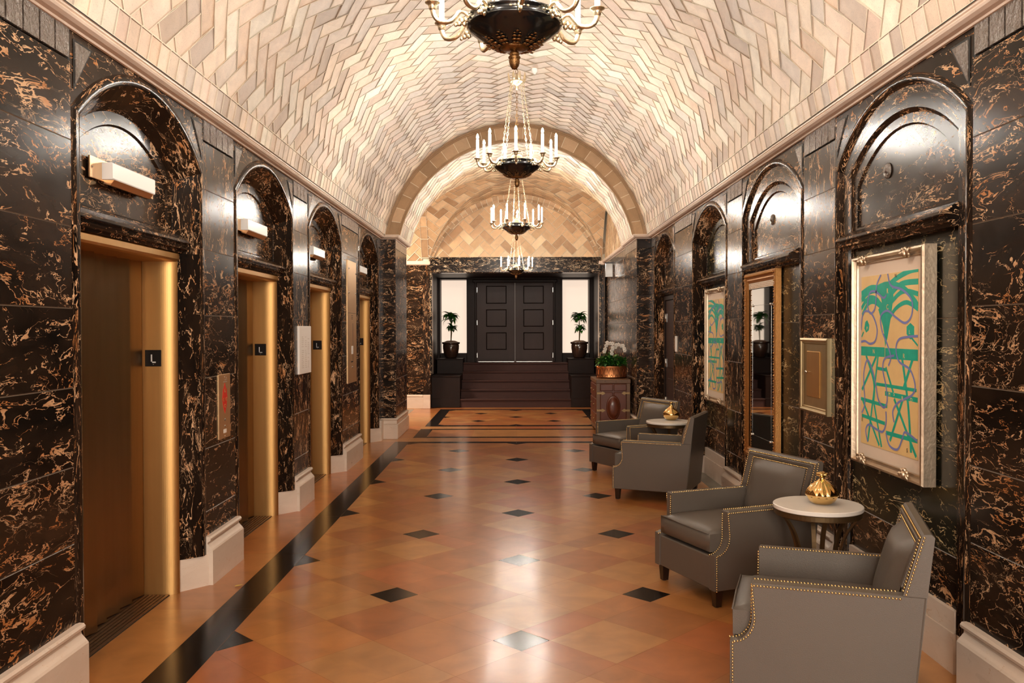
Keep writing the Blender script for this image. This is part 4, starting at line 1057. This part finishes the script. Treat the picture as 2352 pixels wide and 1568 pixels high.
# ------------------------------------------------------------------ trunk and planter
t = thing('leather_trunk', 'red-brown padded leather chest with brass hinges against the right pier', 'chest', (1.26, 13.36, 0))
W_, D_ = .52, .92
m = MB(TRNK); m.cbox(0, W_, 0, D_, .07, .80, .008, TRNK); m.build('body', t)
m = MB(TRNW); m.cbox(-.012, W_ + .012, -.012, D_ + .012, .80, .862, .006, TRNW)
m.cbox(-.008, W_ + .008, -.008, D_ + .008, .07, .11, .005, TRNW)
for x in (0.0, W_ - .045): m.cbox(x - .006, x + .05, -.008, .02, .11, .80, .004, TRNW)
m.build('wood_banding', t)
m = MB(HINGE)
for i in range(6): m.blob((.04 + i * .088, -.013, .832), .006, HINGE, 6, 4)
m.build('stud', t)
m = MB(TRNK)
for x0, x1, z0, z1 in ((.055, .255, .68, .79), (.265, .465, .68, .79), (.055, .255, .13, .66), (.265, .465, .13, .66)):
    m.cbox(x0, x1, -.014, .01, z0, z1, .010, TRNK)
m.build('padded_panel', t)
m = MB(TRNK); T = Matrix.Translation((.26, -.010, .42)) @ Matrix.Rotation(PI / 2, 4, 'X') @ Matrix.Diagonal((1, 1.75, 1, 1))
m.lathe([(.105, 0), (.112, .006), (.10, .010), (.088, .012), (.085, .026), (.05, .040), (0, .044)], TRNK, T, 28); m.build('oval_boss', t)
for z in (.63, .36, .11):
    for s in (0, 1):
        m = MB(HINGE); x = 0 if s == 0 else W_
        m.cbox(min(x, x + (.06 if s == 0 else -.06)), max(x, x + (.06 if s == 0 else -.06)), -.020, -.012, z, z + .035, .002, HINGE)
        cxx = x + (.09 if s == 0 else -.09)
        m.prism([(cxx - .045, z + .017), (cxx, z - .012), (cxx + .045, z + .017), (cxx, z + .046)], 'y', -.022, -.012, HINGE); m.build('hinge_plate', t)
for k, (z0, z1) in enumerate(((.13, .33), (.35, .56), (.58, .78))):
    for (y0, y1) in ((.03, .45), (.47, .89)):
        m = MB(TRNK); m.cbox(-.016, .005, y0, y1, z0, z1, .010, TRNK); dr = m.build('drawer', t)
        m = MB(HINGE); m.blob((-.024, (y0 + y1) / 2, (z0 + z1) / 2), .014, HINGE); m.build('knob', dr)
for x in (.04, W_ - .04):
    for y in (.04, D_ - .04): m = MB(TRNW); m.blob((x, y, .035), .036, TRNW, 10, 8); m.build('bun_foot', t)

t = thing('copper_planter', 'oval embossed copper planter of green leaves and white orchids on the chest', 'planter', (1.535, 13.74, .866))
E = Matrix.Diagonal((1, .62, 1, 1))
m = MB(COPPER); m.lathe([(0, .004), (.238, .004), (.244, .0), (.240, .02), (.238, .17), (.246, .18), (.246, .192), (.232, .192), (.230, .16)], COPPER, E, 48); m.build('basin', t)
m = MB(COPPD)
for i in range(18):
    a = 2 * PI * i / 18 + .1; ca, sa = math.cos(a), math.sin(a)
    for s in (-1, 1):
        pts = []
        for k in range(9):
            tt = k / 8; off = s * (.012 + .022 * math.sin(PI * tt)); aa = a + off / .24
            pts.append((.2425 * math.cos(aa), .62 * .2425 * math.sin(aa), .02 + .14 * tt))
        m.tube(pts, .004, COPPD, 5)
    m.blob((.244 * ca, .62 * .244 * sa, .05), .010, COPPD, 6, 5)
m.tube([(.245 * math.cos(2 * PI * i / 40), .62 * .245 * math.sin(2 * PI * i / 40), .012) for i in range(41)], .006, COPPD, 6)
m.build('embossed_relief', t)
m = MB(SOIL); m.lathe([(.232, .16), (.0, .175)], SOIL, E, 24); m.build('soil', t)
r = random.Random(5); m = MB(LEAF)
for i in range(260):
    a = r.uniform(0, 2 * PI); rr = math.sqrt(r.random()) * .20; leafy(m, (rr * math.cos(a), rr * .62 * math.sin(a), .19 + r.uniform(0, .15) * (1.25 - rr / .3)), a + r.uniform(-1.2, 1.2), r.uniform(.08, .15), .026, r.uniform(.8, 2.2), LEAF if r.random() < .6 else LEAF2, 4, r.uniform(.1, 1.3))
m.build('foliage', t)
for k, (x0, dx, hh) in enumerate(((-.12, .06, .45), (.02, .08, .40))):
    m = MB(STEM); pts = [(x0, 0, .17), (x0 - .01, .0, .17 + hh * .6), (x0 + dx * .6, 0, .17 + hh * .9), (x0 + dx * 2, -.02, .17 + hh * .86), (x0 + dx * 2.6, -.03, .17 + hh * .62)]
    pts = [(*a, 0) for a in []] or pts
    m.tube(pts, .003, STEM, 5); sp = m.build('orchid_stem', t)
    m = MB(PETAL)
    for j in range(9):
        tt = .9 + j * .36; i0 = min(3, int(tt)); f_ = min(1, tt - i0); p = Vector(pts[i0]).lerp(Vector(pts[i0 + 1]), f_) + Vector((r.uniform(-.02, .02), -.015, r.uniform(-.02, .01)))
        for q in range(5):
            a = q * 2 * PI / 5 + .3; m.blob((p.x + .018 * math.cos(a), p.y, p.z + .018 * math.sin(a)), .016, PETAL, 6, 5, sc=(1, .35, 1))
    m.build('orchid_bloom', sp)

# ------------------------------------------------------------------ armchairs
DIM = dict(W=.68, e=.091, Ha=.573, Hk=.314, D=.768, r=.026, Hb=.828, t=.045, j=.09, Db=.722, L=.106)
def armchair():
    g = DIM; t = thing('armchair', '', 'armchair'); th = .062; n = g['W'] / 2
    curve = [(-.0, g['L']), (0, g['Hk'])]
    for i in range(1, 8):
        a = PI / 2 * i / 8; curve.append((-g['e'] * math.sin(a) , g['Hk'] + .11 * (1 - math.cos(a))))
    curve += [(-g['e'], g['Hk'] + .11), (-g['e'], g['Ha'] - .006), (-g['e'] - .006, g['Ha']), (-g['D'] + .004, g['Ha']), (-g['Db'], g['L'])]
    for s in (-1, 1):
        m = MB(LEATH); lo, hi = (n - th, n) if s > 0 else (-n, -n + th)
        # pillowed side: main slab with chamfered rim
        c_ = .004
        m.prism(curve, 'y', lo + c_, hi - c_, LEATH, caps=False)
        cx = sum(p[0] for p in curve) / len(curve); cz = sum(p[1] for p in curve) / len(curve)
        ins = [(cx + (p[0] - cx) * .988, cz + (p[1] - cz) * .985) for p in curve]
        for y, y2 in ((lo + c_, lo), (hi - c_, hi)):
            for i in range(len(curve)):
                k = (i + 1) % len(curve); m.face([(curve[i][0], y, curve[i][1]), (curve[k][0], y, curve[k][1]), (ins[k][0], y2, ins[k][1]), (ins[i][0], y2, ins[i][1])], LEATH)
            m.face([(p[0], y2, p[1]) for p in ins], LEATH)
        m.build('arm', t)
    # front rail and seat deck
    m = MB(LEATH); m.cbox(-.06, -.004, -n + th, n - th, g['L'], g['Hk'] - .01, .006, LEATH); m.cbox(-g['D'] + .08, -.05, -n + th, n - th, g['L'] + .02, g['Hk'] - .03, .004, LEATH); m.build('seat_rail', t)
    # cushion with rounded faces
    def cushion(x0, x1, y0, y1, z0, z1, puff, nx=10, ny=10, er=.02):
        mb = MB(LEATH); g_ = []
        def P(u, v, side):
            x, y = x0 + (x1 - x0) * u, y0 + (y1 - y0) * v
            b = (1 - abs(2 * u - 1) ** 3) * (1 - abs(2 * v - 1) ** 3)
            z = (z1 - er + (er + puff) * b ** .4) if side > 0 else (z0 + er - er * b ** .4)
            return (x, y, z)
        for side in (1, -1):
            for i in range(nx):
                for j in range(ny):
                    mb.face([P(i / nx, j / ny, side), P((i + 1) / nx, j / ny, side), P((i + 1) / nx, (j + 1) / ny, side), P(i / nx, (j + 1) / ny, side)], LEATH, smooth=True)
        for i in range(nx):
            for v, o in ((0, -.006), (1, .006)):
                a, b = P(i / nx, v, -1), P((i + 1) / nx, v, -1); c, d = P((i + 1) / nx, v, 1), P(i / nx, v, 1); mb.face([a, b, c, d], LEATH)
        for j in range(ny):
            for u in (0, 1):
                a, b = P(u, j / ny, -1), P(u, (j + 1) / ny, -1); c, d = P(u, (j + 1) / ny, 1), P(u, j / ny, 1); o = .018 * math.sin(PI * j / ny) if u else 0; o2 = .018 * math.sin(PI * (j + 1) / ny) if u else 0
                mid1 = ((a[0] + o), a[1], (a[2] + d[2]) / 2); mid2 = (b[0] + o2, b[1], (b[2] + c[2]) / 2)
                mb.face([a, b, mid2, mid1], LEATH, smooth=True); mb.face([mid1, mid2, c, d], LEATH, smooth=True)
        return mb
    cu = cushion(-g['D'] + .10, -.008, -n + th + .002, n - th - .002, g['Hk'] - .012, .452, .012, er=.022)
    # ears of the T cushion are not shown; welt line along the top front edge
    cu.tube([(-.006, -n + th + .01, .432), (-.002, 0, .432), (-.006, n - th - .01, .432)], .004, LEATH, 6)
    cu.build('seat_cushion', t)
    # back: tapered raked slab
    zb0, zb1 = g['Ha'] - .0, g['Hb']
    m = MB(LEATH); D, r_ = g['D'], g['r']
    def bk(z, f):   # x of front (f=1) or rear (f=0) face of the back at height z
        q = (z - g['Ha']) / (zb1 - g['Ha']); xr = -D - r_ * q; xf = -D + g['j'] - (g['j'] + r_ - g['t']) * q
        return xf if f else xr
    pr = [(bk(.573, 1), .573), (bk(zb1 - .012, 1), zb1 - .012), (bk(zb1, 1) - .006, zb1 - .002), (bk(zb1, 0) + .012, zb1), (bk(zb1, 0), zb1 - .012), (bk(.573, 0), .573)]
    m.prism(pr, 'y', -n, n, LEATH)
    lo = [(-D + .14, g['Hk'] - .03), (-D + .09, .573), (-D, .573), (-g['Db'], g['L']), (-g['Db'] + .07, g['L'])]
    m.prism(lo, 'y', -n + .006, n - .006, LEATH)
    m.build('backrest', t)
    # inner back pad
    m = MB(LEATH); nx, nz = 8, 10; yy = n - .085; z0, z1 = .40, zb1 - .055
    def Pp(u, v):
        z = z0 + (z1 - z0) * v; b = (1 - abs(2 * u - 1) ** 4) * (1 - abs(2 * v - 1) ** 4)
        return (bk(z, 1) + .004 + .054 * max(0, b) ** .45, -yy + 2 * yy * u, z)
    for i in range(nx):
        for j in range(nz): m.face([Pp(i / nx, j / nz), Pp((i + 1) / nx, j / nz), Pp((i + 1) / nx, (j + 1) / nz), Pp(i / nx, (j + 1) / nz)], LEATH, smooth=True)
    m.build('back_pad', t)
    # raised border between the two nail rows
    m = MB(LEATH)
    for a in (-1, 1): m.prism([(bk(.60, 1), .60), (bk(zb1 - .03, 1), zb1 - .03), (bk(zb1 - .03, 1) + .008, zb1 - .035), (bk(.60, 1) + .012, .60)], 'y', *sorted((a * (n - .03), a * (n - .065))), LEATH)
    m.cbox(bk(.79, 1) - .01, bk(.79, 1) + .008, -n + .03, n - .03, zb1 - .042, zb1 - .022, .003, LEATH); m.build('back_border', t)
    def nails(pts, step=.0135, rad=.0052, off=(0, 0, 0)):
        m = MB(NAIL); pts = [Vector(p) for p in pts]; d = 0
        for a, b in zip(pts[:-1], pts[1:]):
            L = (b - a).length
            while d < L: p = a + (b - a) * (d / L); m.blob(tuple(p + Vector(off)), rad, NAIL, 6, 4); d += step
            d -= L
        return m
    side = [c for c in curve[:-2]]; side = [(x - (.012 if i < 10 else 0), z) for i, (x, z) in enumerate(side)]
    side = [(x, min(z, g['Ha'] - .012)) for x, z in side]; side.append((-D + g['j'] + .0, g['Ha'] - .012))
    for s in (-1, 1):
        m = nails([(x, s * (n + .0015), z) for x, z in side if True]); 
        fr = [(.003 + x, s * (n - .012), z) for x, z in curve[:9]] + [(-g['e'] + .003, s * (n - .012), .56)]
        fi = [(.003 + x, s * (n - th + .010), z) for x, z in curve[1:9]] + [(-g['e'] + .003, s * (n - th + .010), .56)]
        m2 = nails(fr[:1] + fr[1:]); m3 = nails(fi)
        topo = nails([(-g['e'] - .01, s * (n - th + .006), g['Ha'] + .001), (-D + .1, s * (n - th + .006), g['Ha'] + .001)])
        bs = nails([(bk(.58, 1) - .010, s * (n + .0015), .58), (bk(zb1 - .01, 1) - .010, s * (n + .0015), zb1 - .012)])
        for q in (m, m3, topo, bs): q.build('nailhead_trim', t)
    for (yy_, zt, zo) in ((n - .012, zb1 - .016, .0), (n - .070, zb1 - .050, .0)):
        pts = [(bk(.585, 1) + .003, -yy_, .585), (bk(zt, 1) + .003, -yy_, zt), (bk(zt, 1) + .003, yy_, zt), (bk(.585, 1) + .003, yy_, .585)]
        nails(pts).build('nailhead_trim', t)
    for x in (-.045, -g['Db'] + .05):
        for y in (-n + .045, n - .045):
            m = MB(WOODL); a, b = .026, .019
            P = [(x + sx * a, y + sy * a, g['L'] + .005) for sx, sy in ((-1, -1), (1, -1), (1, 1), (-1, 1))]; Q = [(x + sx * b, y + sy * b, 0.004) for sx, sy in ((-1, -1), (1, -1), (1, 1), (-1, 1))]
            for i in range(4): m.face([P[i], P[(i + 1) % 4], Q[(i + 1) % 4], Q[i]], WOODL)
            m.face(Q, WOODL); m.face(P, WOODL); m.lathe([(.014, 0), (.014, .005)], WOODL, Matrix.Translation((x, y, 0)), 10); m.build('leg', t)
    return t
CH = [(.996, 3.963, -.327, 'nearest grey leather armchair, cut off by the bottom edge of the photo'), (1.017, 5.305, .374, 'grey leather armchair behind the nearest, angled towards the camera, its seat fully visible'),
      (1.051, 8.574, -.412, 'grey leather armchair of the far pair seen from its outer side'), (1.001, 9.662, .487, 'farthest grey leather armchair, in front of the leather chest')]
proto = armchair()
for i, (x, y, th, lab) in enumerate(CH):
    o = proto if i == 0 else copy_tree(proto)
    o.location = (x, y, 0); o.rotation_euler = (0, 0, PI + th); o['label'] = lab; o['group'] = 'grey leather armchairs along the right wall'

# ------------------------------------------------------------------ side tables and vases
def side_table():
    t = thing('side_table', '', 'table')
    m = MB(TOPM); m.lathe([(0, .588), (.256, .588), (.26, .585), (.26, .569), (.257, .566), (0, .566)], TOPM, None, 64, smooth=False); m.build('table_top', t)
    m = MB(TMET); m.lathe([(.250, .566), (.254, .562), (.254, .538), (.250, .534), (.225, .534), (.225, .566)], TMET, None, 64, smooth=False); m.build('apron_ring', t)
    for i in range(6):
        a = 2 * PI * i / 6 + .35; d = Vector((math.cos(a), math.sin(a), 0)); m = MB(TMET)
        prof = [(.24, .536), (.205, .50), (.165, .44), (.135, .36), (.118, .27), (.112, .18), (.120, .09), (.15, .015)]
        pts = [d * r_ + Vector((0, 0, z)) for r_, z in smooth_line(prof, 4)]
        s = Vector((-d.y, d.x, 0)); 
        for k in range(len(pts) - 1):
            p, q = pts[k], pts[k + 1]; w1 = .013; dd = (q - p).normalized(); nn = s.cross(dd) * .006
            A_ = [p + s * w1 + nn, p - s * w1 + nn, p - s * w1 - nn, p + s * w1 - nn]; B_ = [q + s * w1 + nn, q - s * w1 + nn, q - s * w1 - nn, q + s * w1 - nn]
            for e in range(4): m.face([A_[e], A_[(e + 1) % 4], B_[(e + 1) % 4], B_[e]], TMET)
        m.build('leg', t)
    m = MB(TMET); m.lathe([(.14, 0), (.175, 0), (.175, .014), (.14, .014), (.14, 0)], TMET, None, 48, smooth=False); m.build('base_ring', t)
    return t
tb = side_table(); tb.location = (1.706, 4.885, 0); tb.scale = (.95, .95, 1.097); tb['label'] = 'round white-topped table with bronze legs between the two nearest armchairs'; tb['group'] = 'round side tables'
t2 = copy_tree(tb); t2.location = (1.66, 9.33, 0); t2['label'] = 'round white-topped table with bronze legs between the two farther armchairs'
t = thing('vase', 'pleated gold vase with star-shaped lip on the nearest side table', 'vase', (1.735, 4.90, .645))
m = MB(SHINY)
def pleat(a, z):
    k = 0 if z < .03 else (1 if z < .13 else 0)
    return 1 + (.075 * k * (abs(math.sin(6 * a + z * 6)) - .5) if z < .145 else .07 * math.cos(7 * a))
m.lathe([(0, .0), (.050, .0), (.066, .012), (.078, .030), (.084, .042)], SHINY, None, 72, mod=lambda a, z: 1 + .02 * math.cos(12 * a))
m.lathe([(.084, .042), (.090, .050), (.089, .062), (.078, .085), (.060, .106), (.038, .124), (.022, .136), (.016, .143)], SHINY, None, 96, mod=pleat)
m.build('body', t)
m = MB(SHINY); m.lathe([(.016, .143), (.013, .150), (.018, .156), (.031, .163), (.033, .170), (.027, .178), (.016, .182), (.008, .178), (.006, .16)], SHINY, None, 42, mod=lambda a, z: 1 + .08 * math.cos(6 * a) * (1 if z > .153 else 0)); m.build('lip', t)
t = thing('vase', 'smooth round gold vase with narrow neck on the farther side table', 'vase', (1.70, 9.42, .645))
m = MB(SHINY); m.lathe([(0, 0), (.045, 0), (.055, .008), (.080, .032), (.090, .055), (.091, .068), (.082, .092), (.058, .118), (.034, .136), (.020, .150), (.0145, .165), (.0145, .185), (.020, .202), (.015, .203), (.010, .18)], SHINY, None, 48); m.build('body', t)

# ------------------------------------------------------------------ chandeliers
def chandelier(nc=9):
    t = thing('chandelier', '', 'chandelier')
    # origin: rim level of the bowl
    m = MB(BLACK); m.lathe([(.055, -.105), (.10, -.088), (.16, -.055), (.215, -.018), (.233, .0), (.236, .006), (.230, .010), (.222, .014), (.222, .040), (.228, .044), (.230, .050), (.222, .055), (.20, .050), (0, .045)], BLACK, None, 64); m.build('bowl', t)
    m = MB(GOLDD)
    m.lathe([(.0, -.112), (.05, -.110), (.072, -.101), (.070, -.095), (.04, -.10)], GOLDD, None, 40, mod=lambda a, z: 1 + .03 * math.cos(16 * a))
    for i in range(10):
        a = 2 * PI * i / 10 + PI / 2
        for k, (rr, zz, s) in enumerate(((.085, -.099, .013), (.105, -.090, .016), (.125, -.080, .013), (.140, -.071, .008))):
            for q in (-1, 1): m.blob((rr * math.cos(a + q * .09), rr * math.sin(a + q * .09), zz), s, GOLDD, 6, 5, sc=(1, 1, .35))
        m.blob((.15 * math.cos(a), .15 * math.sin(a), -.064), .009, GOLDD, 6, 4, sc=(1, 1, .4))
    m.build('leaf_rosette', t)
    m = MB(GOLDD); m.lathe([(0, -.205), (.012, -.200), (.022, -.185), (.027, -.165), (.025, -.152), (.030, -.148), (.030, -.142), (.022, -.136), (.026, -.128), (.020, -.118), (.012, -.112), (.016, -.104), (0, -.10)], GOLDD, None, 20); m.build('finial', t)
    m = MB(GOLD)   # gilt dome standing in the bowl
    m.lathe([(.11, .048), (.10, .06), (.07, .085), (.05, .12), (.045, .13), (.06, .135), (.06, .145), (.03, .15), (0, .155)], GOLD, None, 32)
    for i in range(7): leafy(m, (0, 0, .14), i * .9, .06, .012, -.4, GOLD, 4, 1.2)
    m.build('inner_dome', t)
    for i in range(nc):
        a = -PI / 2 + 2 * PI * i / nc; R = Matrix.Rotation(a, 4, 'Z')
        # arm in the local x/z plane
        m = MB(GOLD); pts = smooth_line([(.222, .030), (.250, .052), (.275, .050), (.292, .028), (.315, .004), (.350, -.004), (.382, .004), (.400, .028), (.405, .050)], 4)
        m.tube([(x, 0, z) for x, z in pts], [.009 + .004 * (k / len(pts)) for k in range(len(pts))], GOLD, 8, R)
        for (x, z, r_) in ((.262, .012, .017), (.275, -.004, .014), (.250, -.004, .013), (.240, .018, .012), (.292, -.012, .010)): m.blob((x, 0, z), r_, GOLD, 8, 6, R, sc=(1, .7, 1))
        for k in range(5): m.blob((.232, (k - 2) * .020, .028 - abs(k - 2) * .002), .008, GOLD, 6, 5, R, sc=(.6, 1, .7))
        arm = m.build('arm', t)
        m = MB(GOLD); T = Matrix.Translation((.405 * math.cos(a), .405 * math.sin(a), 0))
        m.lathe([(.012, .045), (.018, .052), (.020, .065), (.024, .074), (.036, .080), (.037, .084), (.020, .083), (0, .080)], GOLD, T, 16); m.build('candle_cup', arm)
        m = MB(CANDLE); m.lathe([(.0135, .082), (.0135, .270), (.010, .278), (0, .279)], CANDLE, T, 12); m.build('candle', arm)
        m = MB(BULBM); m.lathe([(.0, .276), (.009, .284), (.013, .296), (.010, .312), (.004, .326), (0, .332)], BULBM, T, 8); m.build('bulb', arm)
    # crown and chains
    m = MB(GOLD); zc = .86
    m.lathe([(0, zc - .075), (.010, zc - .07), (.020, zc - .05), (.014, zc - .035), (.03, zc - .02), (.07, zc), (.085, zc + .004), (.085, zc + .018), (.07, zc + .022), (.03, zc + .04), (.012, zc + .09), (.0, zc + .1)], GOLD, None, 28)
    for i in range(10): leafy(m, (.08 * math.cos(i * .628), .08 * math.sin(i * .628), zc + .01), i * .628, .10, .016, -.9, GOLD, 4, 1.0)
    m.build('crown', t)
    for i in range(4):
        a = PI / 4 + i * PI / 2 + .2; p0 = Vector((.205 * math.cos(a), .205 * math.sin(a), .052)); p1 = Vector((.075 * math.cos(a), .075 * math.sin(a), zc))
        m = MB(GOLD); n = 26; d = (p1 - p0) / n; L = d.length; q = Vector((0, 0, 1)).rotation_difference(d).to_matrix().to_4x4()
        for k in range(n):
            T = Matrix.Translation(p0 + d * (k + .5)) @ q @ Matrix.Rotation(PI / 2 * (k % 2), 4, 'Z')
            m.tube([(.0085 * math.cos(u), 0, L * .62 * math.sin(u)) for u in [2 * PI * e / 8 for e in range(9)]], .0026, GOLD, 4, T, cap=False)
            if k % 4 == 0: m.blob(tuple(p0 + d * k), .008, GOLD, 6, 5)
        m.build('chain', t)
    m = MB(GOLDD)
    n = 18; z0, z1 = .15, zc - .07; L = (z1 - z0) / n
    for k in range(n):
        T = Matrix.Translation((0, 0, z0 + L * (k + .5))) @ Matrix.Rotation(PI / 2 * (k % 2), 4, 'Z'); m.tube([(.011 * math.cos(u), 0, L * .62 * math.sin(u)) for u in [2 * PI * e / 8 for e in range(9)]], .003, GOLDD, 4, T, cap=False)
    m.build('center_chain', t)
    return t
ch0 = chandelier()
GEO = []
def hang(o, x, y, zfin, top, s=1.0, rz=0.0, lab=''):
    o.location = (x, y, zfin + .205 * s); o.scale = (s, s, s); o.rotation_euler = (0, 0, rz)
    o['label'] = lab; o['group'] = 'candle chandeliers down the vault'
    z0 = .96; z1 = (top - o.location.z) / s
    m = MB(GOLDD); n = max(2, int((z1 - z0) / .035)); L = (z1 - z0) / n
    for k in range(n):
        T = Matrix.Translation((0, 0, z0 + L * (k + .5))) @ Matrix.Rotation(PI / 2 * (k % 2), 4, 'Z'); m.tube([(.012 * math.cos(u), 0, L * .62 * math.sin(u)) for u in [2 * PI * e / 8 for e in range(9)]], .0035, GOLDD, 4, T, cap=False)
    m.build('hanging_chain', o)
    m = MB(GOLDD); m.lathe([(0, z1 - .05), (.02, z1 - .04), (.06, z1 - .01), (.07, z1 + .01)], GOLDD, None, 20); m.build('ceiling_canopy', o)
copies = [copy_tree(ch0) for _ in range(4)]
hang(ch0, -.03, 4.20, 2.92, 4.72, rz=.10, lab='nearest black and gilt candle chandelier, cropped by the top edge')
hang(copies[0], .0, 8.76, 3.10, 4.72, rz=-.03, lab='second candle chandelier, hanging fully in view mid vault')
hang(copies[1], .01, 13.50, 3.05, 4.45, rz=.32, lab='third candle chandelier, hanging under the pier arch')
hang(copies[2], .01, 16.0, 2.60, 4.45, s=.745, rz=.2, lab='farthest and smallest candle chandelier, in front of the double doors')
hang(copies[3], .01, -.6, 2.95, 4.72, lab='candle chandelier behind the camera, outside the photo')

# smoke detector on the vault
t = thing('smoke_detector', 'small white smoke detector on the vault right of the chandelier chain', 'detector', (.217, 10.1, 4.715))
m = MB(PAPER); m.lathe([(0, -.06), (.015, -.06), (.02, -.045), (.035, -.04), (.04, 0), (.04, .02)], PAPER, None, 20); m.build('housing', t)

m = MB(pbr('dry_leaf', (.62, .42, .10), .6)); leafy(m, (0, 0, .004), .6, .055, .014, .2, m.mats[0], 5, .12)
o = tag(m.build('fallen_leaf'), 'small dry yellow leaf lying on the floor by the first left plinth', 'leaf'); o.location = (-1.83, 5.45, 0.002)

# ------------------------------------------------------------------ lights outside the view: side hall, and added fill behind the camera
def lamp(name, loc, size, power, rot=(0, 0, 0), col=(1, .84, .66), sy=None):
    d = bpy.data.lights.new(name, 'AREA'); d.energy = power; d.color = col; d.size = size
    if sy: d.shape = 'RECTANGLE'; d.size_y = sy
    o = bpy.data.objects.new(name, d); COL.objects.link(o); o.location = loc; o.rotation_euler = rot; return o
lamp('side_hall_light', (-3.6, 16.0, 4.2), .6, 60)
lamp('fill_light', (0, -4.6, 2.4), 3.4, 130, (math.radians(82), 0, 0), col=(1, .9, .78), sy=2.2)  # unseen fill added to brighten the hall from the front
